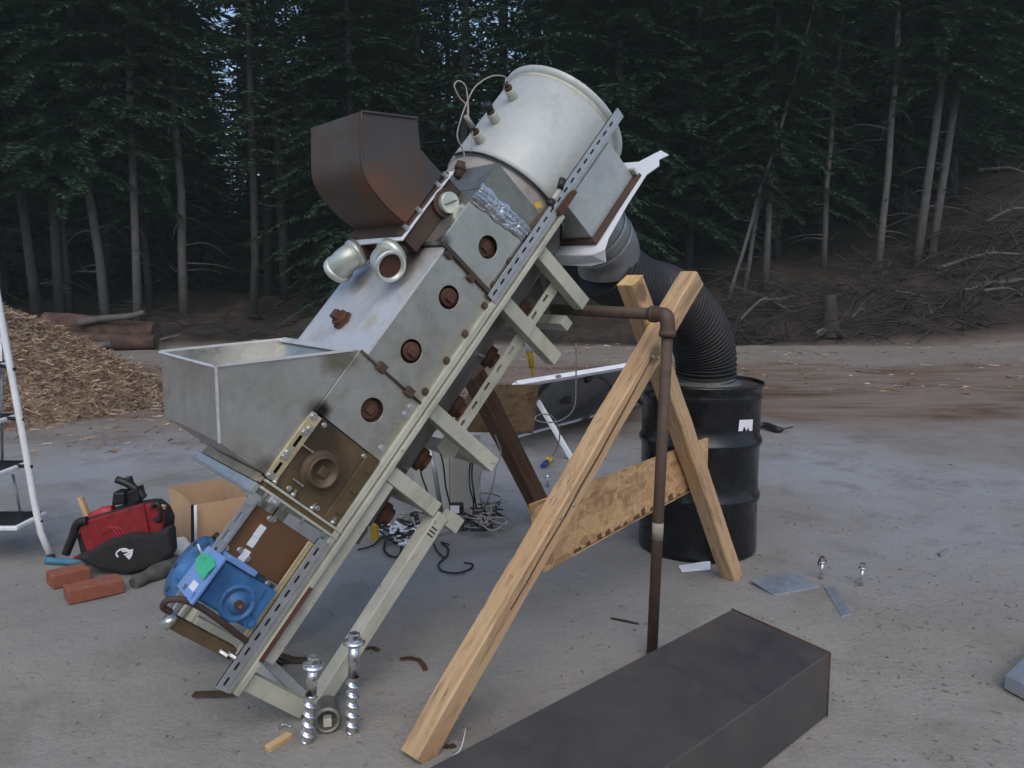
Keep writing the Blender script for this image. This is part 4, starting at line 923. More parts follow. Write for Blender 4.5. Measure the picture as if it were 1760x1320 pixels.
inbag('wood_stake', (276, 900), (281, 868), .020, 'wood_pale', 'short wood stake at the right end of the tool bag beside the carton', 'stake')
dt = thing('power_tool', Y(230, 870, by+.12), 'black power tool with a pistol handle standing up out of the tool bag', 'power tool')
MB().tube(spline([Y(200, 824, by+.12), Y(220, 832, by+.12), Y(240, 846, by+.12), Y(248, 856, by+.12)], 5), .018, 12).build('handle', 'black', dt)
MB().tube(spline([Y(220, 820, by+.14), Y(224, 832, by+.14), Y(230, 840, by+.14)], 4), .020, 12).build('grip', 'black', dt)
outl([(213, 848), (235, 838), (240, 862), (226, 872), (210, 876)], by+.09, .08, 'battery', 'black', dt, .008)
outl([(193, 846), (213, 846), (214, 868), (190, 870)], by+.06, .08, 'motor', 'black', dt, .012)
tag(MB().tube([Y(160, 893, by+.09), Y(180, 880, by+.09), Y(196, 876, by+.09)], lambda t: .035-.01*t, 16).build('red_tool_case', 'red_tool'), 'small red tool lying on top of the tool bag', 'tool')
# grey glove behind bricks
gm = MB(); P = spline([G(229, 1003, .02), G(248, 993, .025), G(266, 985, .03), G(285, 976, .035), G(300, 968, .03)], 6)
gm.tube(P, lambda t: .02+.022*math.sin(1.2*t+.3)+.003*math.sin(t*15), 14)
tag(gm.build('work_glove', 'grey_cloth'), 'crumpled dusty grey work glove on the sand between bricks and motor', 'glove')
def brick(px4, label):
    hz = .062; P = [G(*p_, hz) for p_ in px4]
    M = frame(P[0], P[1]); Mi = M.inverted(); L = (P[1]-P[0]).length
    o = ML().box((0, 0, -hz), (L, .105, .0)) if (Mi @ P[2]).y > 0 else ML().box((0, -.105, -hz), (L, 0, 0))
    return tag(o.build('brick', 'brick', None, M=M, bevel=.004), label, 'brick', 'red bricks by the tool bag')
brick([(117, 1017), (212, 996), (205, 982)], 'red brick nearest the camera, in front of the tool bag')
brick([(90, 991), (155, 976), (150, 964)], 'red brick partly under the tool bag, behind the nearer brick')
# cardboard carton
fc = G(334, 945); hB = Y(332, 868, fc.y).z
Fr = Vector((fc.x, fc.y, 0)); Lf = G(292, 838, hB); Lf.z = 0; Rt = G(424, 852, hB); Rt.z = 0; Bk = Lf+Rt-Fr
ct = thing('cardboard_carton', Fr, 'open brown cardboard carton on the ground behind the blue gear motor', 'carton')
def wall(p, q, h, m, name='side', th=.006, bow=0.):
    n = 6; d = (q-p).normalized(); nr = Vector((-d.y, d.x, 0)); vs = []
    for k in range(n+1):
        t = k/n; b = nr*(bow*math.sin(math.pi*t)); c = p.lerp(q, t)
        vs += [c, c+b+Vector((0, 0, h))]
    m_ = MB(); F = [(2*i, 2*i+2, 2*i+3, 2*i+1) for i in range(n)]
    m_.add(vs, F, True); m_.add([v+nr*th for v in vs], F, True)
    for i in range(n): m_.add([vs[2*i+1], vs[2*i+3], vs[2*i+3]+nr*th, vs[2*i+1]+nr*th], [(0, 1, 2, 3)])
    return m_.build(name, m, ct)
wall(Fr, Lf, hB, 'card', bow=-.015); wall(Rt, Fr, hB, 'card', bow=.01); wall(Bk, Rt, hB, 'card_in', bow=.02); wall(Lf, Bk, hB*1.01, 'card_in', bow=.02)
MB().prism([p_+Vector((0, 0, .01)) for p_ in (Fr, Rt, Bk, Lf)], (0, 0, .004)).build('bottom', 'card_in', ct)
MB().prism([Y(328, 868, fc.y-.012), Y(334, 867, fc.y-.012), Y(335, 930, fc.y-.012), Y(328, 932, fc.y-.012)], (0, .004, 0)).build('black_tape', 'black', ct)
tag(MB().tube([Y(337, 936, fc.y-.06), Y(336, 868, fc.y-.04)], .008, 10).build('measuring_stick', 'paper'), 'thin white stick leaning upright against the front corner of the carton', 'stick')
bt = Y(355, 931, fc.y-.15); tag(MB().lathe(bt-Vector((0, .1, .03)), (.1, 1, .2), [(0, 0), (0, .025), (.01, .03), (.12, .03), (.16, .012), (.2, .012), (.2, 0)], 24).build('glass_bottle', 'glass_green'), 'dark green bottle end beside the carton, above the motor flange', 'bottle')
tag(MB().prism([G(340, 960), G(300, 962), G(296, 940), G(320, 935)], (0, 0, .05)).build('sand_bag', 'white', None, bevel=.02), 'low white bag lying against the foot of the carton', 'bag')

# ------------------------------------------------------------------ behind the machine: enclosure, panel, cables
ce = G(777, 888); eh = Y(777, 752, ce.y).z
en = thing('electrical_enclosure', ce, 'pale grey electrical enclosure standing on the ground under the machine', 'enclosure')
ea, ebv = Vector((-.24, .10, 0)), Vector((.17, .13, 0))
P4 = [ce, ce+ebv, ce+ebv+ea, ce+ea]
MB().hexa(P4, [p_+Vector((0, 0, eh)) for p_ in P4]).build('case', 'enclosure', en, bevel=.006)
MB().hexa([ce+ea*.04+Vector((-.004, -.012, .03)), ce+ea*.04+Vector((-.004, -.002, .03)), ce+ea*.96+Vector((-.004, -.002, .03)), ce+ea*.96+Vector((-.004, -.012, .03))], [ce+ea*.04+Vector((-.004, -.012, eh-.03)), ce+ea*.04+Vector((-.004, -.002, eh-.03)), ce+ea*.96+Vector((-.004, -.002, eh-.03)), ce+ea*.96+Vector((-.004, -.012, eh-.03))]).build('door', 'enclosure', en, bevel=.003)
cy = ce.y-.16
tag(MB().tube([Y(738, 768, cy), Y(748, 815, cy), Y(758, 878, cy)], .014, 14).build('conduit_pipe', 'strut'), 'grey steel conduit pipe leaning in front of the enclosure', 'conduit')
def cable(pts, r, m, label, yy=None, name='cable'):
    P = [(G(p_[0], p_[1], .012) if len(p_) == 2 else Y(*p_)) for p_ in pts]
    return tag(MB().tube(spline(P, 8), r, 8).build(name, m), label, 'cable')
cable([(744, 765, cy-.02), (755, 775, cy-.02), (762, 800, cy-.03), (766, 835, cy-.03), (772, 862, cy-.03), (776, 880, cy-.05)], .005, 'black', 'black cable drooping down the enclosure right of the conduit')
cable([(722, 790, cy-.04), (724, 815, cy-.05), (732, 838, cy-.05), (740, 860, cy-.05)], .005, 'black', 'short black cable left of the conduit')
cable([(811, 782, cy+.05), (807, 810, cy+.05), (808, 840, cy), (814, 862, cy), (812, 884)], .005, 'black', 'black cable hanging in front of the right side of the enclosure')
cable([(813, 782, cy+.02), (811, 820, cy+.02), (815, 850, cy), (820, 880)], .005, 'black', 'second black cable beside the right edge of the enclosure')
cable([(845, 727, 4.3), (852, 750, 4.3), (861, 778, 4.3), (853, 802, 4.28), (848, 830, 4.28), (838, 860, 4.4), (826, 885)], .004, 'cable_grey', 'thin grey cable hanging from the weathered post to the ground')
cable([(830, 800, cy), (822, 835, cy), (826, 858, cy), (832, 880)], .004, 'cable_grey', 'thin grey cable right of the enclosure')
cable([(826, 846), (845, 847), (862, 854), (850, 862), (830, 862), (824, 853)], .006, 'cable_grey', 'loop of pale cable behind the cable heap')
cable([(795, 905), (820, 908), (848, 900), (854, 888), (846, 878)], .007, 'cable_grey', 'pale cable curving round the front of the cable heap')
cable([(740, 920), (770, 913), (800, 905), (815, 900)], .006, 'cable_grey', 'pale cable trailing left from the cable heap')
cable([(746, 935), (752, 948), (766, 958), (770, 943), (758, 932), (772, 936)], .005, 'black', 'black wire curl just right of the foot strut')
cable([(766, 958), (754, 970), (760, 981), (785, 985), (808, 978), (812, 970), (798, 967)], .005, 'black', 'black wire loop lying alone on the sand in front of the cable heap')
cable([(615, 945), (640, 938), (656, 925), (680, 920), (705, 918)], .005, 'black', 'black cable running left under the machine frame')
cable([(662, 930), (660, 945), (670, 955), (684, 956), (690, 940), (676, 930)], .006, 'black', 'coil of black cable under the machine frame')
random.seed(11)
hm = MB(); hg = MB()
for k in range(26):
    cx, cyy = random.uniform(795, 850), random.uniform(872, 905); P = []
    for j in range(5): P.append(G(cx+random.uniform(-26, 26), min(912, max(866, cyy+random.uniform(-14, 14))), random.uniform(.01, .06)))
    (hm if k % 2 else hg).tube(spline(P, 5), random.uniform(.0035, .006), 6)
hp_ = thing('cable_heap', G(822, 890), 'tangled heap of grey and black cables at the foot of the enclosure', 'cable heap')
hm.build('black_cables', 'black', hp_); hg.build('grey_cables', 'cable_grey', hp_)
hm = MB(); hg = MB(); hw = MB()
for k in range(22):
    cx, cyy = random.uniform(665, 735), random.uniform(885, 930); P = []
    for j in range(4): P.append(G(cx+random.uniform(-22, 22), max(880, cyy+random.uniform(-14, 12)), random.uniform(.01, .07)))
    (hm, hg, hw)[k % 3].tube(spline(P, 5), random.uniform(.004, .008), 6)
for k in range(7):
    c = G(random.uniform(650, 735), random.uniform(900, 932), .025); hw.box(c-Vector((.02, .012, .012)), c+Vector((.022, .014, .014)))
hp2 = thing('wire_clutter', G(695, 915), 'clutter of wires and white connectors on the ground between the machine struts', 'wire clutter')
hm.build('black_wires', 'black', hp2); hg.build('grey_wires', 'cable_grey', hp2); hw.build('white_connectors', 'paper', hp2)
sc_ = thing('wall_charger', G(785, 885), 'white faced black charger standing on the cable heap', 'charger')
c = Y(784, 876, cy-.12); MB().box(c+Vector((-.04, 0, -.035)), c+Vector((.04, .06, .03))).build('case', 'black', sc_, bevel=.012); MB().box(c+Vector((-.033, -.004, -.02)), c+Vector((.018, -.0005, .024))).build('face', 'paper', sc_, bevel=.003)
yb = Y(641, 918, 3.6); tag(MB().prism([Y(636, 905, 3.62), Y(648, 902, 3.62), Y(650, 928, 3.62), Y(637, 932, 3.62)], (0, .04, 0)).build('yellow_box', 'yellow', None, bevel=.004), 'small yellow box standing among the wires under the frame', 'box')
# solar panel seen from behind
h0, h1 = Y(886, 659, 6.0), Y(1100, 624, 7.1); l0, l1 = G(866, 757), G(1105, 692)
sp_t = thing('solar_panel', (l0+l1)/2, 'large grey backed panel with a white frame, propped up behind the trestle', 'panel')
nrm = (h1-h0).cross(l0-h0).normalized(); nrm = nrm if nrm.y > 0 else -nrm
pb = MB().prism([h0, h1, l1, l0], nrm*.012).build('back_sheet', 'panel_back', sp_t)
for p_, q_ in ((h0, h1), (h1, l1), (l1, l0), (l0, h0)):
    MB().bar(p_-nrm*.01, q_-nrm*.01, .05, .04, nrm).build('frame_bar', 'white', sp_t, bevel=.003)
tgt = Vector((G(985, 792).x, G(985, 792).y, 0)); tv = Y(924, 689, 6.35)
MB().bar(tgt, tv, .035, .03).build('prop_stick', 'white', sp_t)
def onP(px, py, off=-.006):
    r = ray(px, py); o = h0+nrm*off; return CAMP+r*((o-CAMP).dot(nrm)/r.dot(nrm))
MB().box(onP(972, 688)-Vector((.05, .02, .03)), onP(972, 688)+Vector((.05, .02, .03))).build('junction_box', 'black', sp_t, bevel=.01)
MB().tube(spline([onP(1012, 652, -.03), onP(1024, 647, -.04), onP(1040, 653, -.05), onP(1052, 668, -.05), onP(1062, 690, -.05)], 6), .012, 8).build('cable_lead', 'black', sp_t)
MB().tube([onP(1006, 654, -.03), onP(1016, 650, -.03)], .025, 10).build('cable_plug', 'black', sp_t)
for a_, b_ in (((960, 646), (925, 685)), ((1062, 672), (1000, 724))): MB().bar(onP(*a_, -.015), onP(*b_, -.015), .05, .02, nrm).build('back_brace', 'panel_back', sp_t)
tag(MB().tube(spline([Y(990, 590, 4.4), Y(990, 650, 4.4), Y(987, 700, 4.4), Y(965, 722, 4.4), Y(935, 726, 4.4), Y(919, 720, 4.42), Y(930, 712, 4.44), Y(950, 717, 4.46), Y(962, 745, 4.6), Y(955, 775, 5.2), G(943, 788, .02)], 8), .004, 8).build('pale_cable', 'cable_grey'), 'pale thin cable hanging in a loop before the grey panel', 'cable')
yc = thing('yellow_connector', Y(912, 640, 3.75), 'yellow cable connector hanging from the machine brace', 'connector')
MB().cyl(Y(910, 602, 3.75), Y(914, 632, 3.75), .018, .012, n=14).build('sleeve', 'yellow', yc); MB().tube([Y(914, 630, 3.75), Y(916, 645, 3.75)], .007, 8).build('lead', 'yellow', yc)
MB().cyl(Y(909, 588, 3.75), Y(910, 604, 3.75), .018, n=14).build('clear_end', 'paper', yc)
MB().tube([Y(909, 590, 3.75), Y(907, 565, 3.75), Y(903, 550, 3.75)], .003, 6).build('wire', 'cable_grey', yc)
gc = G(941, 796, .02); bc2 = thing('plug_connector_pair', gc, 'yellow and blue plug lying on the ground left of the white prop', 'connector')
MB().cyl(G(946, 788, .03), G(940, 794, .025), .024, n=14).build('yellow_half', 'yellow', bc2); MB().cyl(G(940, 794, .025), G(933, 801, .02), .02, n=14).build('blue_half', 'blue_plug', bc2)
smb = G(941, 838); tag(MB().cyl(smb, smb+Vector((0, 0, .09)), .010, n=10).lathe(smb+Vector((0, 0, .075)), (0, 0, 1), [(0, .012), (0, .022), (.006, .022), (.006, 0)], 14).build('standing_bolt', 'bolt'), 'lone small bolt standing on the ground behind the long pine post', 'bolt')

# ------------------------------------------------------------------ wood chip heap (left) and ground litter
random.seed(21)
HC = Vector((-6.6, 9.1, 0))
def heap(x, y):
    dx, dy = (x-HC.x)/2.6, (y-HC.y)/2.6; r = math.hypot(dx, dy)
    h = 1.55*max(0, 1-r)**1.0; return h*(1+.10*mnoise.noise((x*1.6, y*1.6, 1)))
hm = MB(); nx, ny = 60, 60
vs = []
for j in range(ny+1):
    for i in range(nx+1):
        x, y = HC.x-3+6*i/nx, HC.y-3+6*j/ny; h = heap(x, y); vs.append((x, y, hgt(x, y)-.03+h+.04*mnoise.noise((x*6, y*6, 2))*(h > .02)))
hm.add(vs, [(j*(nx+1)+i, j*(nx+1)+i+1, (j+1)*(nx+1)+i+1, (j+1)*(nx+1)+i) for j in range(ny) for i in range(nx)], True)
def sliver(m, p, L, wd, flat=1.0):
    a = random.uniform(0, 6.283); d = Vector((math.cos(a), math.sin(a), random.uniform(-.45, .55)*flat)).normalized(); d, e, u = basis(d)
    t = random.uniform(0, 3.14); e2 = e*math.cos(t)+u*math.sin(t); bend = u*L*random.uniform(-.12, .12)
    m.add([p-d*L/2-e2*wd/2, p-d*L/2+e2*wd/2, p+e2*wd/2+bend, p+d*L/2, p-e2*wd/2+bend], [(0, 1, 2, 4), (4, 2, 3)])
for k in range(42000):
    x = random.uniform(HC.x-.6, HC.x+3); y = random.uniform(HC.y-3, HC.y+2.4); h = heap(x, y)
    if h <= .0: continue
    sliver(hm, Vector((x, y, hgt(x, y)+h+random.uniform(-.02, .045))), random.choice((.03, .04, .05, .07, .09, .12, .2)), random.uniform(.005, .017))
tag(hm.build('wood_chip_heap', 'chips'), 'heap of shredded brown wood chips behind the ladder', 'wood chips', kind='stuff')
lm = MB()
for k in range(5200):
    x = random.uniform(-9, -2.2); y = random.uniform(6.4, 14)
    dd_ = math.hypot((x-HC.x)/4.2, (y-HC.y)/4.0)
    if random.random() > max(0, 1.25-dd_) or heap(x, y) > .05: continue
    sliver(lm, Vector((x, y, hgt(x, y)+random.uniform(.002, .02))), random.uniform(.04, .14), random.uniform(.008, .018), .3)
for k in range(1500):
    x = random.uniform(-9, 11); y = random.uniform(9.5, 17)
    sliver(lm, Vector((x, y, hgt(x, y)+random.uniform(.0, .03))), random.choice((.05, .06, .08, .12, .2)), random.uniform(.01, .022), .2)
for k in range(480):
    px, py = random.uniform(600, 1780), random.uniform(690, 1300); p_ = G(px, py)
    if random.random() < .3: p_ = G(random.gauss(1540, 220), random.uniform(700, 1150))
    sliver(lm, Vector((p_.x, p_.y, hgt(p_.x, p_.y)+.004)), random.choice((.008, .012, .015, .02, .035)), random.uniform(.003, .007), .2)
tag(lm.build('wood_litter', 'chips'), 'thin litter of wood slivers on the churned brown earth', 'wood litter', kind='stuff')
gm = MB()
def pebble(m, p, s):
    q = [p+Vector((random.gauss(0, 1), random.gauss(0, 1), random.gauss(0, .5)+.3))*s*.6 for _ in range(5)]
    m.add(q, [(0, 1, 2), (0, 2, 3), (0, 3, 1), (1, 3, 4), (2, 1, 4), (3, 2, 4)])
for k in range(5200):
    px, py = random.uniform(-60, 1820), random.uniform(760, 1330)
    if random.random() < .45: px, py = random.gauss(1540, 220), random.gauss(1020, 130)
    if py < 700 or py > 1340: continue
    p_ = G(px, py); sz = random.choice((.002, .002, .003, .003, .004, .005, .009))
    pebble(gm, p_+Vector((0, 0, hgt(p_.x, p_.y))), sz)
MT['grit'] = simple('grit_bits', (.20, .185, .165), .95, 0, .6, 2.5, 0)
tag(gm.build('grit', MT['grit']), 'scattered grit and small wood bits on the sand', 'grit', kind='stuff')

# ------------------------------------------------------------------ logs, brush and dead wood
def logthing(p, q, r0, r1, m, label, cat='log', name='log', bendz=0., group=None, twigs=0):
    p, q = Vector(p), Vector(q); mid = p.lerp(q, .5)+Vector((0, 0, bendz))
    P = spline([p, p.lerp(mid, .5)+Vector((0, .03, .02)), mid, mid.lerp(q, .5)+Vector((.02, 0, -.02)), q], 5); m_ = MB()
    m_.tube(P, lambda t: r0+(r1-r0)*t, 12)
    for k in range(twigs):
        t = random.uniform(.15, .95); c = P[int(t*(len(P)-1))]; dv_ = Vector((random.uniform(-1, 1), random.uniform(-.6, .6), random.uniform(-.2, 1)))*random.uniform(.2, .9)
        m_.tube(spline([c, c+dv_*.5+Vector((0, 0, .06)), c+dv_], 3), lambda s_, a=r0: max(.004, a*.35*(1-s_)), 5)
    return tag(m_.build(name, m), label, cat, group)
def at(px, py, y, dz=0.): v = Y(px, py, y); return v
lm_ = logthing(at(78, 560, 16.2), at(268, 572, 16.2), .27, .22, 'logwood', 'thick reddish log lying behind the chip heap, topmost of the stack')
logthing(at(95, 585, 15.9), at(268, 588, 15.9), .16, .14, 'logwood', 'dark log under the thick reddish log')
logthing(at(110, 594, 15.2), at(192, 591, 15.2), .07, .06, 'deadwood', 'thin grey pole on the ground before the log stack')
logthing(at(135, 556, 15.9), at(248, 537, 15.9), .075, .05, 'deadwood', 'pale stripped pole lying across the top of the log stack')
logthing(at(262, 590, 17), at(345, 566, 18), .04, .03, 'deadwood', 'thin pole leaning up to the right of the log stack')
st = thing('tree_stump', at(1428, 562, 17.6), 'short dark tree stump at the foot of the brushy bank', 'stump')
sb_ = at(1428, 563, 17.4); sb_.z = hgt(sb_.x, sb_.y)-.1
MB().lathe(sb_, (-.05, 0, 1), [(0, .28), (.15, .19), (.5, .14), (.85, .12), (.9, .07), (.86, 0)], 18).build('stem', 'twig', st)
for k in range(5):
    a = k*1.26; MB().tube(spline([sb_+Vector((0, 0, .15)), sb_+Vector((.3*math.cos(a), .3*math.sin(a), .08)), sb_+Vector((.65*math.cos(a), .65*math.sin(a), -.05))], 4), lambda t: .09*(1-t)+.01, 8).build('root', 'twig', st)
random.seed(33)
dead = [((1610, 462), (1790, 435), 19.5, .07, 'long grey dead limb reaching left from the brush pile on the right slope'),
 ((1580, 512), (1800, 470), 19, .06, 'second long dead limb just under the uppermost one in the brush pile'),
 ((1640, 508), (1760, 480), 18.6, .08, 'thick grey pole in the middle of the brush pile'),
 ((1674, 562), (1770, 534), 18, .06, 'pale stripped pole at the bottom of the brush pile'),
 ((1270, 552), (1350, 512), 17.8, .045, 'arched grey branch at the foot of the leaning white trunk'),
 ((1330, 520), (1380, 565), 17.8, .04, 'grey branch slanting down left of the stump'),
 ((1465, 546), (1496, 542), 17.6, .04, 'short pale stick right of the stump'),
 ((1403, 573), (1440, 566), 17.2, .05, 'white peeled stick lying before the stump'),
 ((1660, 415), (1730, 434), 22, .04, 'thin pale limb high on the bare slope'),
 ((1690, 385), (1790, 355), 21, .06, 'curved pale limb at the right edge high on the slope'),
 ((1680, 293), (1790, 306), 24, .07, 'fallen trunk lying highest on the right slope'),
 ((1586, 552), (1602, 540), 17.6, .03, 'short grey stick left of the pale stripped pole'),
 ((1540, 500), (1660, 545), 18.2, .035, 'thin dark branch crossing the lower brush pile'),
 ((1690, 500), (1780, 520), 18, .05, 'dark limb pointing down to the right in the brush pile')]
for (a, b, yy, r, lab) in dead:
    logthing(at(*a, yy), at(*b, yy+random.uniform(-.5, .5)), r*.75, r*.4, 'deadwood', lab, 'branch', 'dead_branch', random.uniform(.05, .25), None, 5)
bm_ = MB()
for k in range(1100):
    t = random.random(); x = random.uniform(3.6, 16); edge = 17.1
    y = edge+abs(random.gauss(0, 1.2))+(random.uniform(0, 3.5) if x > 10 else 0); z = hgt(x, y)
    L = random.uniform(.3, 1.4) if x < 10 else random.uniform(.5, 2.4)
    a = random.choice((0, math.pi))+random.gauss(0, .9); d = Vector((math.cos(a), math.sin(a), random.gauss(.08, .42)))*L
    p_ = Vector((x, y, z+abs(random.gauss(0, .16 if x < 10 else .4)))); bm_.tube([p_-d*.5, p_+Vector((0, 0, random.uniform(-.05, .12))), p_+d*.5], lambda s_, r=random.uniform(.006, .022): r*(1.1-s_*.7), 4, cap=False)
for k in range(260):
    x = random.uniform(-14, 1.5); y = 17.2+abs(random.gauss(0, 1.5)); z = hgt(x, y); L = random.uniform(.3, 1.2); a = random.gauss(0, .7); d = Vector((math.cos(a), math.sin(a), random.gauss(.05, .2)))*L
    p_ = Vector((x, y, z+.08)); bm_.tube([p_-d*.5, p_+d*.5], .012, 4, cap=False)
tag(bm_.build('brush', 'twig'), 'tangled dark brush and slash along the foot of the bank', 'brush', kind='stuff')
sc1 = at(1556, 554, 17.5); tag(MB().prism([sc1+Vector(v) for v in ((-.08, 0, -.04), (.12, 0, -.05), (.1, .03, .03), (-.05, .02, .06))], (0, .05, 0)).build('white_scrap', 'paper', None, bevel=.01), 'white scrap of plastic in the brush left of the stripped pole', 'scrap')

# ------------------------------------------------------------------ forest
def crown_mesh(seed, H, z0, Lmax, dens=1.0, name='crown'):
    random.seed(seed); m = MB(); z = z0
    while z < H-.3:
        t = (z-z0)/(H-z0); L0_ = Lmax*(1-t)**.75*(.55+.45*min(1, (t+.05)*6)); nb = random.choice((5, 6, 6, 7))
        a0 = random.uniform(0, 6.28)
        for i in range(nb):
            if random.random() < .12+.25*max(0, .25-t): continue
            a = a0+i*6.283/nb+random.gauss(0, .25); L = L0_*random.uniform(.6, 1.2)+.15; o = Vector((math.cos(a), math.sin(a), 0)); s_ = Vector((-o.y, o.x, 0))
            rise = random.uniform(-.05, .22)+.35*t; zz = z+random.uniform(-.2, .2)
            n = int(max(6, L*42*dens))
            for k in range(n):
                f = (k+random.random())/n; f = f**.85
                c = o*(L*f)+Vector((0, 0, zz+L*(rise*f-.42*f*f)))
                for sd_ in (-1, 1):
                    tl = (.12+.40*(1-f)*min(1, f*3+.5)*L*.33)*random.uniform(.6, 1.3)
                    dv_ = (s_*sd_*random.uniform(.6, 1.)+o*random.uniform(.35, .9)+Vector((0, 0, random.uniform(-.42, .08)))).normalized()
                    wv_ = dv_.cross(Vector((random.uniform(-.4, .4), random.uniform(-.4, .4), 1))).normalized()*(tl*random.uniform(.08, .15)+.009)
                    e = c+dv_*tl+Vector((0, 0, -tl*.12)); mid = c+dv_*tl*.45
                    m.add([c, mid+wv_, e, mid-wv_], [(0, 1, 2, 3)])
            tip = o*L+Vector((0, 0, zz+L*(rise-.42))); wv_ = s_*.05
            m.add([tip-o*.25+Vector((0, 0, .05)), tip-o*.08+wv_, tip+o*.12, tip-o*.08-wv_], [(0, 1, 2, 3)])
        z += random.uniform(.24, .44)
    return m
def trunk_mesh(seed, H, r, deadto, nd_=26, bend=.12):
    random.seed(seed); m = MB(); P = []; x = y = 0
    for k in range(13):
        P.append(Vector((x, y, H*k/12))); x += random.gauss(0, bend*.3); y += random.gauss(0, bend*.3)
    m.tube(P, lambda t: r*(1.18-.18*min(1, t*14)-(.85)*t)+.01, 12)
    for k in range(nd_):
        z = random.uniform(.7, deadto); a = random.uniform(0, 6.28); L = random.uniform(.25, 1.5); o = Vector((math.cos(a), math.sin(a), 0))
        c = P[min(11, int(z/H*12))].lerp(P[min(12, int(z/H*12)+1)], (z/H*12) % 1)
        m.tube(spline([c, c+o*L*.5+Vector((0, 0, random.uniform(-.1, .1))), c+o*L+Vector((0, 0, random.uniform(-.45, .15)))], 3), lambda s_, r_=random.uniform(.008, .018): r_*(1.1-s_), 4, cap=False)
    return m
kinds = []   # (H, crown object, trunk object)
def proto(seed, H, z0, Lm, r, cm, tm, dens=1.):
    lbl = thing('fir_tree', (0, 0, 0), 'x', 'tree')
    c = crown_mesh(seed, H, z0, Lm, dens); c.local = True; co = c.build('crown', cm, lbl, M=Matrix())
    t = trunk_mesh(seed+50, H, r, min(z0+3, H*.6)); t.local = True; to = t.build('trunk', tm, lbl, M=Matrix())
    return [lbl, co, to, False]
PR = {
 'tall': proto(1, 22, 3.4, 2.9, .105, 'fir', 'bark', 1.15), 'tall2': proto(2, 24, 4.0, 2.7, .115, 'fir', 'bark', 1.15),
 'bushy': proto(3, 17, 1.4, 2.9, .10, 'fir', 'bark'), 'bushy2': proto(4, 14, .8, 2.6, .09, 'fir', 'bark'),
 'dark': proto(5, 23, 1.6, 3.0, .10, 'fir_dark', 'bark'), 'dark2': proto(6, 20, .8, 2.9, .10, 'fir_dark', 'bark'),
 'pale': proto(7, 21, 4.4, 2.5, .09, 'fir', 'bark_pale', 1.15), 'sparse': proto(9, 22, 4.6, 2.3, .10, 'fir', 'bark', .26), 'thin': proto(8, 13, 4.2, 1.6, .065, 'fir_dark', 'bark_pale')}
BACK = 'dark fir in the shade deep inside the wood'
GRP = 'fir trees of the wood behind the clearing'
def tree(kind, x, y, sc, rz, label=BACK, lean=(0, 0)):
    pr = PR[kind]
    if not pr[3]: root, pr[3] = pr[0], True
    else:
        root = pr[0].copy(); COL.objects.link(root)
        for c_ in (pr[1], pr[2]):
            k = c_.copy(); COL.objects.link(k); k.parent = root
    root.matrix_basis = Matrix.Translation((x, y, hgt(x, y)-.12)) @ Matrix.Rotation(lean[0], 4, 'X') @ Matrix.Rotation(lean[1], 4, 'Y') @ Matrix.Rotation(rz, 4, 'Z') @ Matrix.Diagonal((sc, sc, sc, 1))
    tag(root, label, 'tree', GRP if label == BACK else None)
def tx(px, y): return (px-880)/F_PX*y*1.0
named = [
 ('tall', 68, 18.6, .95, 'tall grey trunk leaning left at the left end of the wood behind the chip heap', (0, -.09)),
 ('tall2', 106, 18.9, .9, 'straight grey trunk rising just behind the thick log stack, left of a twin', (0, 0)),
 ('tall', 120, 19.1, .92, 'grey trunk standing close against its straight twin behind the log stack', (0, .015)),
 ('thin', 184, 19, 1.4, 'slim trunk behind the middle of the log stack', (0, -.03)),
 ('pale', 238, 18.8, .95, 'pale trunk right behind the end of the stripped pole on the logs', (0, .0)),
 ('tall', 262, 20.5, .8, 'darker trunk just right of the pale trunk by the log stack', (0, -.02)),
 ('thin', 318, 19.6, 1.4, 'slim bluish trunk standing alone right of the log stack', (0, -.01)),
 ('pale', 1312, 18.8, .72, 'straight pale trunk behind the top of the pine trestle', (0, .02)),
 ('thin', 1246, 18.4, .62, 'thin white trunk leaning right beside the black hose', (0, .24)),
 ('thin', 1276, 18.9, .7, 'thin grey trunk leaning right between the white one and the straight one', (0, .14)),
 ('thin', 1502, 19.6, 1.15, 'kinked slim trunk right of the stump', (0, .03)),
 ('pale', 1566, 19.8, 1.02, 'left one of the two long pale trunks on the right', (0, .05)),
 ('pale', 1590, 20.0, .98, 'right one of the two long pale trunks on the right', (0, .07)),
 ('thin', 1410, 20.5, .95, 'slim dark trunk above the stump', (0, .02))]
random.seed(77)
used = []
for kd, px, yy, s, lab, ln in named:
    x = tx(px, yy); tree(kd, x, yy, s, random.uniform(0, 6.28), lab, ln); used.append((x, yy))
front = [('bushy', 1180, 21, .95, 'bushy fir behind the black hose'), ('bushy2', 1060, 22, 1.05, 'bushy fir behind the round tank'), ('bushy', 1400, 22.5, 1.05, 'broad green fir above the stump'),
 ('bushy', 1330, 21.2, .9, 'feathery light green fir behind the straight pale trunk')]
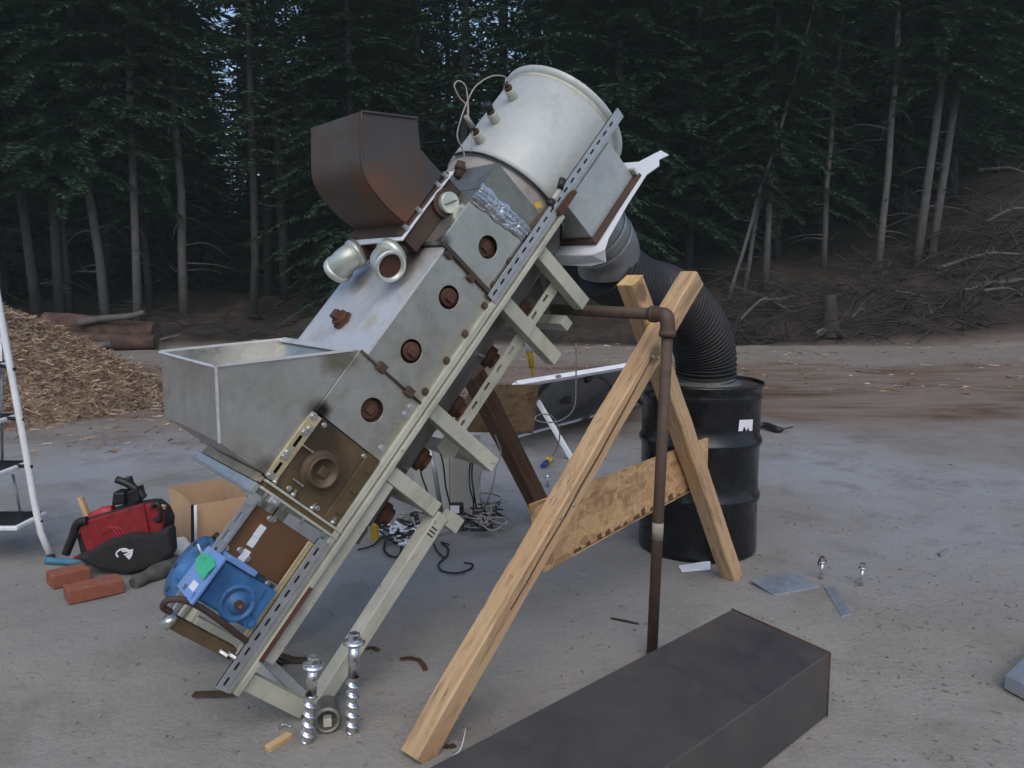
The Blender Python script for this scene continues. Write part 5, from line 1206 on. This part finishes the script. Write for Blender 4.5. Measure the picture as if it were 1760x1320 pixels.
for kd, px, yy, s, lab in front:
    x = tx(px, yy); tree(kd, x, yy, s, random.uniform(0, 6.28), lab); used.append((x, yy))
n = 0; tries = 0
while n < 268 and tries < 40000:
    tries += 1
    yy = random.uniform(19.5, 21+27*random.random()); x = random.uniform(-.66*yy-2, .70*yy+2); px = 880+x/yy*F_PX
    md = 1.2 if yy > 24 else 1.45
    if any((x-a)**2+(y_-yy)**2 < md*md for a, y_ in used): continue
    if px > 1620 and yy < 22 + (px-1620)*.012: continue
    gap = (300 < px < 560) or (690 < px < 990); core = (285 < px < 565) or (680 < px < 1000)
    short = gap and yy > 25
    if px < 620: kd = random.choice(('dark', 'dark2', 'dark', 'tall') if yy < 25 else ('dark', 'dark2'))
    else: kd = random.choice(('bushy', 'dark2', 'dark', 'bushy2', 'bushy') if yy < 27 else ('dark', 'dark2', 'dark', 'tall2'))
    if core and not short: kd = 'sparse'
    sc_t = random.uniform(.8, 1.12)
    if short: kd = 'bushy2'; sc_t = max(.3, (yy*.272+1.42-hgt(x, yy))/14*random.uniform(.85, 1.08))
    tree(kd, x, yy, sc_t, random.uniform(0, 6.28), lean=(random.gauss(0, .015), random.gauss(0, .02))); used.append((x, yy)); n += 1
print('trees', n)
for pr in PR.values():
    if not pr[3]:
        for o_ in (pr[1], pr[2], pr[0]): bpy.data.objects.remove(o_)

# ------------------------------------------------------------------ added haze volume, lifts the dark tones of the wood
mh = bpy.data.materials.new('shadow_lift_haze'); mh.use_nodes = True; t_ = mh.node_tree
for n_ in list(t_.nodes):
    if n_.type == 'BSDF_PRINCIPLED': t_.nodes.remove(n_)
pv = t_.nodes.new('ShaderNodeVolumePrincipled'); pv.inputs['Color'].default_value = (.74, .92, .90, 1); pv.inputs['Density'].default_value = HAZE
t_.links.new(pv.outputs[0], [n_ for n_ in t_.nodes if n_.type == 'OUTPUT_MATERIAL'][0].inputs['Volume'])
MT['haze'] = mh
tag(MB().box((-95, -62, -3), (95, 125, 42)).build('haze', 'haze'), 'thin haze added over the clearing and the wood to lift the darks', 'haze', kind='stuff')
